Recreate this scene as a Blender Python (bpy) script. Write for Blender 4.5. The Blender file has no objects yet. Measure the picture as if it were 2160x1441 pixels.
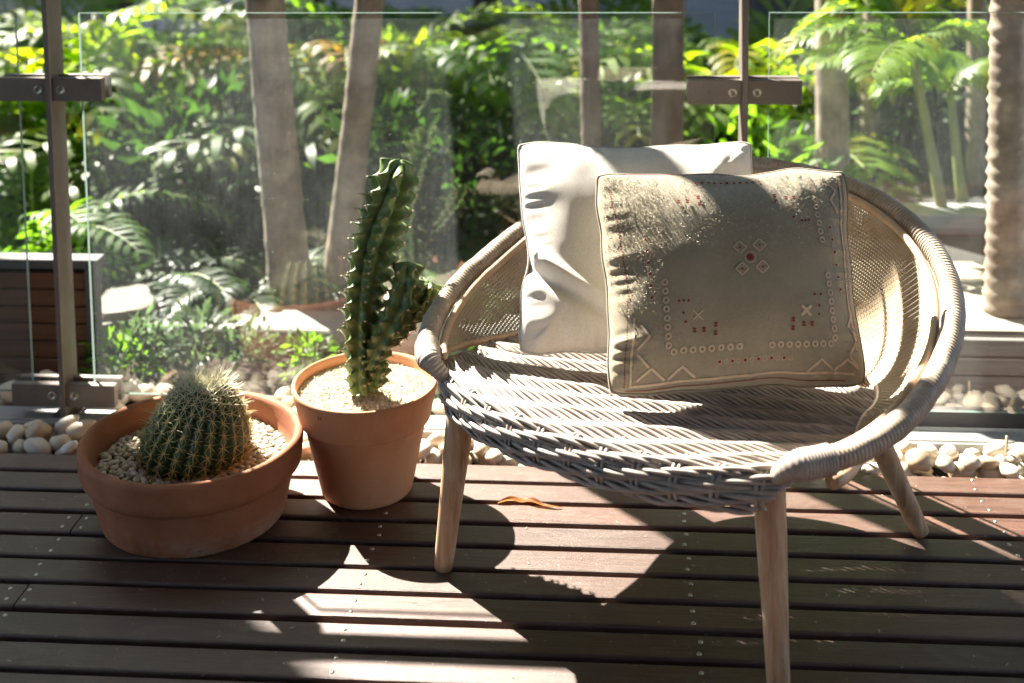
import bpy, math, random
from mathutils import Vector, Matrix, noise
R = random.Random(7)
sc = bpy.context.scene
col = sc.collection

# ---------------------------------------------------------------- camera
F, PX, PY, PITCH, ROLL, YAW, CH = 2624.82, 1080.0, -91.56, .0936, -.0105, -.0717, 1.3337
fwd = Vector((math.sin(YAW)*math.cos(PITCH), math.cos(YAW)*math.cos(PITCH), -math.sin(PITCH)))
rt = Vector((math.cos(YAW), -math.sin(YAW), 0)); up = rt.cross(fwd)
r2 = rt*math.cos(ROLL)+up*math.sin(ROLL); u2 = -rt*math.sin(ROLL)+up*math.cos(ROLL)
cd = bpy.data.cameras.new('camera'); cam = bpy.data.objects.new('camera', cd); col.objects.link(cam)
cam.matrix_world = Matrix(((r2.x, u2.x, -fwd.x, 0), (r2.y, u2.y, -fwd.y, 0), (r2.z, u2.z, -fwd.z, CH), (0, 0, 0, 1)))
cd.sensor_width = 36; cd.lens = F/2160*36
cd.shift_x = 0; cd.shift_y = -(720.5-PY)/2160
cd.clip_end = 500; cd.clip_start = .05
cd.dof.use_dof = True; cd.dof.focus_distance = 2.28; cd.dof.aperture_fstop = 2.4
sc.camera = cam

# ---------------------------------------------------------------- sky, sun, exposure
SX, SY = .75, .79                                    # horizontal drift of sunlight per metre of fall
w = bpy.data.worlds.new('World'); sc.world = w; w.use_nodes = True
nt = w.node_tree; bg = nt.nodes['Background']
sky = nt.nodes.new('ShaderNodeTexSky'); sky.sky_type = 'NISHITA'; sky.sun_disc = False
sky.sun_elevation = math.atan(1/math.hypot(SX, SY)); sky.sun_rotation = math.atan2(-SX, SY)
sky.air_density = 1.0; sky.dust_density = 1.0
nt.links.new(sky.outputs[0], bg.inputs[0]); bg.inputs[1].default_value = .05
sd = bpy.data.lights.new('sun', 'SUN'); sd.energy = 5.0; sd.angle = math.radians(.53); sd.color = (1, .93, .82)
so = bpy.data.objects.new('sun', sd); col.objects.link(so); so.location = (-6, 8, 9)
so.rotation_euler = Vector((SX, -SY, -1)).to_track_quat('-Z', 'Y').to_euler()
sc.view_settings.view_transform = 'Standard'; sc.view_settings.look = 'None'
sc.view_settings.exposure = 2.9; sc.view_settings.gamma = 1

# ---------------------------------------------------------------- pixel to place
def ray(x, y): return fwd + r2*((x-PX)/F) - u2*((y-PY)/F)
def on_z(x, y, z=0.):
    d = ray(x, y); t = (z-CH)/d.z; return Vector((0, 0, CH))+d*t
def on_y(x, y, Y):
    d = ray(x, y); return Vector((0, 0, CH))+d*(Y/d.y)

# ---------------------------------------------------------------- materials
class NT:
    def __init__(s, name):
        s.m = bpy.data.materials.new(name); s.m.use_nodes = True; s.t = s.m.node_tree; s.n = s.t.nodes; s.n.clear()
        s.out = s.n.new('ShaderNodeOutputMaterial')
    def node(s, kind, **kw):
        n = s.n.new(kind)
        for k, v in kw.items():
            if isinstance(v, tuple) and k.startswith('i_'): n.inputs[k[2:]].default_value = v
            elif k.startswith('i_'): n.inputs[k[2:]].default_value = v
            else: setattr(n, k, v)
        return n
    def link(s, a, b): s.t.links.new(a, b)
    def tex(s, scale=(1, 1, 1), space='Object', rnd=False):
        tc = s.node('ShaderNodeTexCoord'); mp = s.node('ShaderNodeMapping'); mp.inputs['Scale'].default_value = scale
        s.link(tc.outputs[space], mp.inputs['Vector'])
        if rnd:
            oi = s.node('ShaderNodeObjectInfo'); mu = s.node('ShaderNodeVectorMath', operation='SCALE'); mu.inputs[0].default_value = (37, 53, 71)
            s.link(oi.outputs['Random'], mu.inputs['Scale']); s.link(mu.outputs[0], mp.inputs['Location'])
        return mp.outputs[0]
    def noise(s, vec, scale, detail=4, rough=.55, dist=0):
        n = s.node('ShaderNodeTexNoise'); n.inputs['Scale'].default_value = scale; n.inputs['Detail'].default_value = detail
        n.inputs['Roughness'].default_value = rough; n.inputs['Distortion'].default_value = dist; s.link(vec, n.inputs['Vector']); return n.outputs['Fac']
    def ramp(s, fac, stops):
        r = s.node('ShaderNodeValToRGB'); e = r.color_ramp.elements
        while len(e) < len(stops): e.new(.5)
        for i, (p, c) in enumerate(stops): e[i].position = p; e[i].color = (*c, 1) if len(c) == 3 else c
        s.link(fac, r.inputs[0]); return r.outputs[0]
    def mix(s, fac, a, b, mode='MIX'):
        m = s.node('ShaderNodeMix', data_type='RGBA', blend_type=mode)
        for sock, v in ((m.inputs[0], fac), (m.inputs[6], a), (m.inputs[7], b)):
            if hasattr(v, 'is_linked') or hasattr(v, 'links'): s.link(v, sock)
            else: sock.default_value = v if not isinstance(v, tuple) else ((*v, 1) if len(v) == 3 else v)
        return m.outputs[2]
    def bump(s, h, strength=.3, dist=.002, normal=None):
        b = s.node('ShaderNodeBump'); b.inputs['Strength'].default_value = strength; b.inputs['Distance'].default_value = dist
        s.link(h, b.inputs['Height'])
        if normal: s.link(normal, b.inputs['Normal'])
        return b.outputs[0]
    def pbr(s, color, rough=.6, spec=.5, metal=0, normal=None, out=True, **kw):
        p = s.node('ShaderNodeBsdfPrincipled')
        for sock, v in (('Base Color', color), ('Roughness', rough), ('Specular IOR Level', spec), ('Metallic', metal)):
            if hasattr(v, 'links'): s.link(v, p.inputs[sock])
            else: p.inputs[sock].default_value = (*v, 1) if isinstance(v, tuple) and len(v) == 3 else v
        for k, v in kw.items(): p.inputs[k.replace('_', ' ')].default_value = v
        if normal is not None: s.link(normal, p.inputs['Normal'])
        if out: s.link(p.outputs[0], s.out.inputs[0])
        return p.outputs[0]

def m_simple(name, c0, c1, scale=20, rough=.6, spec=.5, bump=.2, bdist=.002, stretch=(1, 1, 1), metal=0, rnd=False, sheen=0):
    k = NT(name); v = k.tex(stretch, rnd=rnd); f = k.noise(v, scale, 6); f2 = k.noise(v, scale*5, 3)
    c = k.ramp(f, [(.3, c0), (.7, c1)])
    k.pbr(c, rough, spec, metal, k.bump(f2, bump, bdist), **({'Sheen Weight': sheen} if sheen else {})); return k.m

M = {}
def make_materials():
    # merbau deck boards, worn
    k = NT('deck_wood'); v = k.tex((1.2, 22, 22), rnd=True); g = k.noise(v, 6, 8, .65, .6); v2 = k.tex((1, 1, 1), rnd=True); b = k.noise(v2, 4, 4)
    fine = k.noise(k.tex((5, 110, 110), rnd=True), 6, 4, .7)
    c = k.ramp(g, [(.22, (.028, .010, .005)), (.45, (.072, .028, .014)), (.62, (.09, .039, .021)), (.8, (.145, .07, .038))])
    c = k.mix(.55, c, k.ramp(fine, [(.3, (.55,)*3), (.62, (1.2,)*3)]), 'MULTIPLY')
    oi = k.node('ShaderNodeObjectInfo')
    c = k.mix(.85, c, k.ramp(oi.outputs['Random'], [(0, (.68, .6, .58)), (.5, (1, 1, 1)), (1, (1.25, 1.02, .86))]), 'MULTIPLY')
    c = k.mix(k.ramp(b, [(.45, (0, 0, 0)), (.75, (.35, .35, .35))]), c, (.11, .08, .064))
    wm = k.noise(k.tex((.8, 2.2, 2.2), rnd=True), 7, 5, .65, 1.5); c = k.mix(k.ramp(wm, [(.52, (0, 0, 0)), (.60, (.4,)*3), (.64, (.1,)*3)]), c, (.13, .088, .066)); speck = k.noise(v2, 160, 2, .5); c = k.mix(k.ramp(speck, [(.72, (0, 0, 0)), (.76, (.6, .6, .6))]), c, (.42, .38, .34))
    rr = k.ramp(g, [(.2, (.42, .42, .42)), (.8, (.56, .56, .56))])
    k.pbr(c, rr, .75, 0, k.bump(fine, .5, .0015, k.bump(g, .5, .002)), IOR=1.52, Coat_Weight=.15, Coat_Roughness=.42); M['deck'] = k.m
    M['screw'] = m_simple('steel_screw', (.4, .38, .33), (.6, .55, .45), 90, .35, .5, .1, .0005, metal=.9)
    M['dark_void'] = m_simple('dark_soil_void', (.012, .010, .008), (.03, .024, .018), 14, .95, .2)  # soil; its near-black also stands in for shade under boards and behind slats
    M['soil'] = m_simple('garden_soil', (.015, .010, .007), (.05, .034, .022), 9, .95, .2, .8, .02)
    k = NT('pebble_stone'); oi = k.node('ShaderNodeObjectInfo'); v = k.tex(rnd=True)
    c = k.ramp(oi.outputs['Random'], [(0, (.42, .31, .2)), (.2, (.58, .49, .37)), (.45, (.68, .62, .52)), (.7, (.5, .44, .37)), (.9, (.62, .53, .40)), (1, (.42, .27, .14))])
    n = k.noise(v, 38, 5); c = k.mix(k.ramp(n, [(.42, (0, 0, 0)), (.7, (.55, .55, .55))]), c, (.5, .38, .27))
    k.pbr(c, .55, .4, 0, k.bump(k.noise(v, 160, 3), .15, .001)); M['pebble'] = k.m
    k = NT('grit'); v = k.tex(); n = k.node('ShaderNodeTexVoronoi'); n.inputs['Scale'].default_value = 330; k.link(v, n.inputs['Vector'])
    c = k.ramp(n.outputs['Color'], [(0, (.30, .22, .14)), (.35, (.62, .52, .38)), (.7, (.80, .72, .56)), (1, (.9, .84, .7))])
    c = k.mix(k.ramp(k.noise(v, 26, 4), [(.55, (0, 0, 0)), (.8, (.7, .7, .7))]), c, (.28, .19, .11)); k.pbr(c, .85, .3, 0, k.bump(n.outputs['Distance'], .6, .002)); M['grit'] = k.m
    # bronze painted aluminium
    k = NT('bronze_metal'); v = k.tex(); n = k.noise(v, 9, 5)
    c = k.ramp(n, [(.3, (.15, .125, .108)), (.7, (.21, .18, .158))]); c = k.mix(k.ramp(k.noise(v, 120, 2), [(.68, (0, 0, 0)), (.72, (.6, .6, .6))]), c, (.035, .03, .026))
    k.pbr(c, .42, .5, .25, k.bump(k.noise(v, 300, 2), .05, .0006)); M['bronze'] = k.m
    M['rail_metal'] = m_simple('grey_channel_metal', (.27, .27, .265), (.36, .355, .34), 12, .45, .5, .08, .001, metal=.3)
    M['black_rubber'] = m_simple('black_rubber', (.01, .01, .01), (.02, .02, .02), 50, .7)
    # dusty glass: thin pane, clear with mirror reflection, plus a film of dust
    k = NT('dusty_glass')
    tr = k.node('ShaderNodeBsdfTransparent'); tr.inputs[0].default_value = (.98, .99, .985, 1)
    gl = k.node('ShaderNodeBsdfGlossy'); gl.inputs['Roughness'].default_value = .004; gl.inputs[0].default_value = (1, 1, 1, 1)
    fr = k.node('ShaderNodeFresnel'); fr.inputs['IOR'].default_value = 1.52
    fm = k.node('ShaderNodeMath', operation='MULTIPLY'); fm.inputs[1].default_value = 2.2; k.link(fr.outputs[0], fm.inputs[0]); geo = k.node('ShaderNodeNewGeometry'); inv = k.node('ShaderNodeMath', operation='SUBTRACT'); inv.inputs[0].default_value = 1; k.link(geo.outputs['Backfacing'], inv.inputs[1]); f3 = k.node('ShaderNodeMath', operation='MULTIPLY'); k.link(fm.outputs[0], f3.inputs[0]); k.link(inv.outputs[0], f3.inputs[1]); fm = f3
    mx = k.node('ShaderNodeMixShader'); k.link(fm.outputs[0], mx.inputs[0]); k.link(tr.outputs[0], mx.inputs[1]); k.link(gl.outputs[0], mx.inputs[2])
    df = k.node('ShaderNodeBsdfDiffuse'); tl = k.node('ShaderNodeBsdfTranslucent'); df.inputs[0].default_value = (.72, .78, .8, 1); tl.inputs[0].default_value = (.78, .84, .88, 1)
    dt = k.node('ShaderNodeMixShader', ); dt.inputs[0].default_value = .65; k.link(df.outputs[0], dt.inputs[1]); k.link(tl.outputs[0], dt.inputs[2])
    big = k.noise(k.tex((1, 1, .8)), 2.6, 4, .6); st = k.noise(k.tex((46, 46, 6)), 3, 5, .75); sp = k.noise(k.tex(), 210, 2, .5); sp2 = k.noise(k.tex((1, 1, .7)), 75, 3, .6)
    a = k.ramp(big, [(.34, (.008,)*3), (.72, (.058,)*3)]); bq = k.ramp(st, [(.35, (.5,)*3), (.75, (1,)*3)])
    d0 = k.mix(1.0, a, bq, 'MULTIPLY'); d1 = k.mix(1.0, d0, k.ramp(sp, [(.69, (0, 0, 0)), (.75, (.2,)*3)]), 'ADD')
    d2 = k.mix(1.0, d1, k.ramp(sp2, [(.725, (0, 0, 0)), (.80, (.14,)*3)]), 'ADD')
    dd = k.node('ShaderNodeMath', operation='MULTIPLY'); k.link(d2, dd.inputs[0]); k.link(inv.outputs[0], dd.inputs[1]); m2 = k.node('ShaderNodeMixShader'); k.link(dd.outputs[0], m2.inputs[0]); k.link(mx.outputs[0], m2.inputs[1]); k.link(dt.outputs[0], m2.inputs[2]); k.link(m2.outputs[0], k.out.inputs[0]); M['glass'] = k.m
    k = NT('glass_edge'); tl = k.node('ShaderNodeBsdfTranslucent'); tl.inputs[0].default_value = (.22, .30, .27, 1); df = k.node('ShaderNodeBsdfDiffuse'); df.inputs[0].default_value = (.2, .28, .25, 1)
    mx = k.node('ShaderNodeMixShader'); mx.inputs[0].default_value = .5; k.link(tl.outputs[0], mx.inputs[1]); k.link(df.outputs[0], mx.inputs[2])
    gl = k.node('ShaderNodeBsdfGlossy'); gl.inputs['Roughness'].default_value = .12; m3 = k.node('ShaderNodeMixShader'); m3.inputs[0].default_value = .08; k.link(mx.outputs[0], m3.inputs[1]); k.link(gl.outputs[0], m3.inputs[2]); k.link(m3.outputs[0], k.out.inputs[0]); M['glass_edge'] = k.m
    # terracotta, old (short pot) and new (tall pot)
    k = NT('old_terracotta'); v = k.tex(); n = k.noise(v, 7, 6, .6); tcz = k.node('ShaderNodeTexCoord'); sx = k.node('ShaderNodeSeparateXYZ'); k.link(tcz.outputs['Object'], sx.inputs[0])
    c = k.ramp(n, [(.25, (.21, .073, .034)), (.5, (.33, .12, .056)), (.78, (.42, .18, .09))])
    band = k.noise(k.tex((2, 2, 60)), 3, 3, .6); c = k.mix(k.ramp(band, [(.5, (0, 0, 0)), (.75, (.35,)*3)]), c, (.30, .13, .07))
    lime = k.node('ShaderNodeMath', operation='MULTIPLY_ADD'); lime.inputs[1].default_value = -13; lime.inputs[2].default_value = .7; k.link(sx.outputs[2], lime.inputs[0])
    lc = k.node('ShaderNodeClamp'); k.link(lime.outputs[0], lc.inputs[0]); lm = k.node('ShaderNodeMath', operation='MULTIPLY'); k.link(lc.outputs[0], lm.inputs[0]); k.link(k.ramp(k.noise(v, 16, 6, .7), [(.46, (0, 0, 0)), (.68, (.75,)*3)]), lm.inputs[1])
    c = k.mix(lm.outputs[0], c, (.58, .48, .42)); dk = k.noise(v, 34, 4); c = k.mix(k.ramp(dk, [(.66, (0, 0, 0)), (.76, (.5,)*3)]), c, (.13, .055, .035))
    k.pbr(c, .72, .35, 0, k.bump(k.noise(v, 130, 4), .25, .0015, k.bump(band, .25, .002))); M['old_terra'] = k.m
    k = NT('new_terracotta'); v = k.tex(); n = k.noise(v, 5, 5, .55); c = k.ramp(n, [(.25, (.52, .225, .11)), (.55, (.63, .295, .15)), (.8, (.66, .34, .185))])
    c = k.mix(k.ramp(k.noise(k.tex((1, 1, .5)), 9, 6, .7), [(.52, (0, 0, 0)), (.72, (.35,)*3)]), c, (.66, .45, .32)); c = k.mix(k.ramp(k.noise(v, 28, 5, .7), [(.60, (0, 0, 0)), (.75, (.3,)*3)]), c, (.34, .15, .085))
    c = k.mix(k.ramp(k.noise(v, 45, 3), [(.72, (0, 0, 0)), (.8, (.4,)*3)]), c, (.3, .13, .08))
    k.pbr(c, .68, .35, 0, k.bump(k.noise(k.tex((1, 1, 14)), 22, 4), .12, .001)); M['new_terra'] = k.m
    # cacti
    k = NT('barrel_skin'); v = k.tex(); c = k.ramp(k.noise(v, 40, 3), [(.3, (.022, .055, .018)), (.7, (.05, .11, .035))]); k.pbr(c, .45, .5); M['barrel_skin'] = k.m
    k = NT('cactus_skin'); v = k.tex(); n = k.noise(v, 14, 5); c = k.ramp(n, [(.3, (.075, .125, .035)), (.6, (.135, .195, .06)), (.85, (.22, .27, .10))])
    c = k.mix(k.ramp(k.noise(v, 60, 4), [(.64, (0, 0, 0)), (.74, (.6,)*3)]), c, (.24, .18, .09)); k.pbr(c, .42, .45, 0, k.bump(k.noise(v, 190, 3), .1, .001), Subsurface_Weight=0.0); M['cactus_skin'] = k.m
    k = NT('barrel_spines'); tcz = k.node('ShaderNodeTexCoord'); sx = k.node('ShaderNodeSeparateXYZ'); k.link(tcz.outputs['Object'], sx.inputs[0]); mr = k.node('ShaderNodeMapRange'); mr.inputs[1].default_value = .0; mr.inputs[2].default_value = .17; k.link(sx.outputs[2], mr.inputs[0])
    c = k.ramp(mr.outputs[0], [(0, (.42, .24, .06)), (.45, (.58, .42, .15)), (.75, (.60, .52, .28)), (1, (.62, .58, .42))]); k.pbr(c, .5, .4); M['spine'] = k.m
    M['areole'] = m_simple('areole_brown', (.34, .22, .13), (.62, .5, .34), 200, .8)
    # rattan
    k = NT('seat_rattan'); v = k.tex((9, 9, 9), rnd=True); oi = k.node('ShaderNodeObjectInfo'); n = k.noise(v, 3, 5, .6)
    c = k.ramp(n, [(.25, (.22, .185, .16)), (.55, (.36, .31, .27)), (.8, (.46, .40, .355))]); c = k.mix(.6, c, k.ramp(oi.outputs['Random'], [(0, (.78, .74, .72)), (.6, (1, 1, 1)), (1, (1.05, 1, .95))]), 'MULTIPLY')
    k.pbr(c, .48, .45, 0, k.bump(k.noise(v, 40, 3), .12, .001)); M['seat_rattan'] = k.m
    k = NT('binding_rattan'); v = k.tex((1, 1, 1)); n = k.noise(v, 22, 5, .65); n2 = k.noise(v, 4, 3)
    c = k.ramp(n, [(.3, (.26, .20, .145)), (.55, (.40, .325, .25)), (.78, (.50, .425, .345))]); c = k.mix(k.ramp(n2, [(.4, (0, 0, 0)), (.7, (.5,)*3)]), c, (.36, .31, .265)); k.pbr(c, .45, .45, 0, k.bump(k.noise(v, 300, 2), .1, .001)); M['binding'] = k.m
    M['pole'] = m_simple('peeled_rattan_pole', (.42, .27, .16), (.58, .41, .27), 16, .38, .5, .1, .001)
    M['cane'] = m_simple('cane_webbing', (.34, .255, .16), (.48, .38, .265), 24, .5, .45, .1, .001)
    k = NT('leg_wood'); v = k.tex((30, 30, 2.2)); n = k.noise(v, 3, 6, .65); c = k.ramp(n, [(.28, (.24, .125, .06)), (.5, (.42, .255, .14)), (.75, (.54, .39, .26))])
    n2 = k.noise(k.tex((5, 5, 2)), 6, 4); c = k.mix(k.ramp(n2, [(.5, (0, 0, 0)), (.75, (.55,)*3)]), c, (.5, .40, .31)); k.pbr(c, .6, .35, 0, k.bump(n, .25, .0015)); M['leg_wood'] = k.m
    # fabrics
    def weave(name, c0, c1, scale, bstr, sheen, extra=None):
        k = NT(name); uvn = k.node('ShaderNodeUVMap'); mp = k.node('ShaderNodeMapping'); mp.inputs['Scale'].default_value = (scale, scale, 1); k.link(uvn.outputs[0], mp.inputs[0])
        wv = k.node('ShaderNodeTexWave', wave_type='BANDS', bands_direction='DIAGONAL'); wv.inputs['Scale'].default_value = 1.0; wv.inputs['Distortion'].default_value = 1.2; wv.inputs['Detail'].default_value = 2; k.link(mp.outputs[0], wv.inputs[0])
        wx = k.node('ShaderNodeTexWave', wave_type='BANDS', bands_direction='Y'); wx.inputs['Scale'].default_value = 1.3; wx.inputs['Distortion'].default_value = 2.0; k.link(mp.outputs[0], wx.inputs[0])
        v = k.tex(); n = k.noise(v, 10, 5); f = k.noise(v, 300, 3, .75)
        h = k.mix(.5, wv.outputs['Fac'], wx.outputs['Fac']); h = k.mix(.45, h, f)
        c = k.ramp(n, [(.3, c0), (.7, c1)]); c = k.mix(.8, c, k.ramp(h, [(.3, (.5,)*3), (.62, (1.12,)*3)]), 'MULTIPLY')
        nm = k.bump(h, bstr, .0016)
        p = k.pbr(c, .9, .2, 0, nm, out=False, **{'Sheen Weight': sheen, 'Sheen Roughness': .4})
        tl = k.node('ShaderNodeBsdfTranslucent'); k.link(c, tl.inputs[0]); mx = k.node('ShaderNodeMixShader'); mx.inputs[0].default_value = .0
        k.link(p, mx.inputs[1]); k.link(tl.outputs[0], mx.inputs[2]); k.link(mx.outputs[0], k.out.inputs[0]); return k.m
    M['white_linen'] = weave('white_linen', (.60, .56, .50), (.68, .645, .585), 130, .35, .2)
    M['sage_kilim'] = weave('sage_kilim', (.315, .27, .185), (.395, .34, .245), 105, .8, .5)
    M['cream_thread'] = m_simple('cream_thread', (.46, .35, .25), (.56, .44, .325), 300, .85, .2, .4, .001)
    M['red_thread'] = m_simple('red_thread', (.16, .022, .02), (.24, .04, .035), 300, .85, .2, .4, .001)
    M['fuzz'] = m_simple('wool_fuzz', (.5, .47, .36), (.62, .58, .46), 60, .9, .2, .1, .001)
    # plants
    def leafmat(name, c0, c1, tr, rough=.35, hl=None):
        k = NT(name); v = k.tex(rnd=True); oi = k.node('ShaderNodeObjectInfo'); n = k.noise(v, 3.2, 3); n2 = k.noise(v, 17, 2)
        c = k.mix(k.ramp(n2, [(.3, (0, 0, 0)), (.7, (1,)*3)]), c0, c1)
        if hl: c = k.mix(k.ramp(n, [(.56, (0, 0, 0)), (.66, (.85,)*3)]), c, hl)
        p = k.pbr(c, rough+.14, .35, out=False); t = k.node('ShaderNodeBsdfTranslucent'); cc = k.mix(1.0, c, (tr[0], tr[1], tr[2]), 'MULTIPLY'); k.link(cc, t.inputs[0])
        mx = k.node('ShaderNodeMixShader'); mx.inputs[0].default_value = .55; k.link(p, mx.inputs[1]); k.link(t.outputs[0], mx.inputs[2]); k.link(mx.outputs[0], k.out.inputs[0]); return k.m
    M['leaf_dark'] = leafmat('leaf_dark', (.012, .032, .009), (.03, .062, .018), (2.0, 2.2, .8), .3)
    M['leaf_mid'] = leafmat('leaf_mid', (.03, .072, .012), (.065, .125, .022), (3.4, 3.5, .8), .32)
    M['leaf_lime'] = leafmat('leaf_lime', (.06, .12, .012), (.11, .17, .018), (4.6, 4.3, .6), .32, (.19, .17, .015))
    M['leaf_gold'] = leafmat('leaf_gold', (.20, .10, .012), (.26, .17, .02), (2.0, 1.8, .6), .35)
    M['leaf_grey'] = leafmat('leaf_grey', (.035, .06, .035), (.08, .11, .065), (1.8, 2.0, 1.3), .28)
    M['leaf_dry'] = leafmat('leaf_dry', (.30, .11, .02), (.42, .2, .06), (1.6, 1.4, 1.1), .4)
    M['stem'] = m_simple('palm_stem', (.10, .14, .04), (.22, .24, .09), 12, .5, .4, .1, .002, (1, 1, .3))
    k = NT('palm_trunk'); v = k.tex(rnd=True); n = k.noise(v, 12, 6, .6); c = k.ramp(n, [(.3, (.11, .088, .065)), (.5, (.22, .18, .14)), (.75, (.38, .33, .26))]); ring = k.noise(k.tex((2, 2, 60), rnd=True), 2, 3, .6)
    c = k.mix(k.ramp(ring, [(.5, (0, 0, 0)), (.75, (.5,)*3)]), c, (.2, .16, .12)); k.pbr(c, .8, .25, 0, k.bump(n, .3, .006)); M['trunk'] = k.m
    k = NT('dark_palm_trunk'); v = k.tex(rnd=True); n = k.noise(v, 12, 6, .6); c = k.ramp(n, [(.3, (.07, .05, .038)), (.7, (.17, .125, .095))]); k.pbr(c, .85, .25, 0, k.bump(n, .3, .006)); M['trunk_dark'] = k.m
    M['pale_stone'] = m_simple('pale_stone', (.16, .155, .14), (.23, .22, .2), 6, .8, .3, .3, .004)
    M['concrete'] = m_simple('concrete', (.2, .205, .21), (.28, .285, .285), 5, .8, .3, .3, .003)
    M['charcoal'] = m_simple('charcoal_paint', (.045, .043, .043), (.065, .062, .062), 7, .5, .4, .08, .001)
    M['grey_timber'] = m_simple('weathered_timber', (.10, .095, .09), (.17, .16, .15), 4, .7, .3, .3, .002, (1, 14, 14))
    M['brown_slat'] = m_simple('stained_slat', (.07, .026, .010), (.12, .048, .02), 4, .5, .4, .2, .002, (1.2, 16, 16))
    k = NT('pool_water'); v = k.tex((1, 1, 1)); c = k.ramp(k.noise(v, 2.2, 3), [(.35, (.02, .22, .42)), (.65, (.08, .42, .62))]); k.pbr(c, .08, .5, 0, k.bump(k.noise(v, 7, 4), .5, .05)); M['pool'] = k.m
    M['path'] = m_simple('shaded_path', (.03, .03, .028), (.055, .053, .05), 3, .85, .25, .2, .003)  # base colour darkened to stand in for shade on the path
    M['paving'] = m_simple('sunlit_paving', (.2, .18, .15), (.28, .25, .21), 3, .85, .25, .2, .003)  # paler tone stands in for sunlit ground; also colours the stone slab
    M['render'] = m_simple('pale_render', (.55, .53, .5), (.62, .6, .57), 2, .85, .2, .1, .003)
    k = NT('window_glass'); k.pbr((.03, .04, .05), .06, .6); M['window'] = k.m
make_materials()

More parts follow.
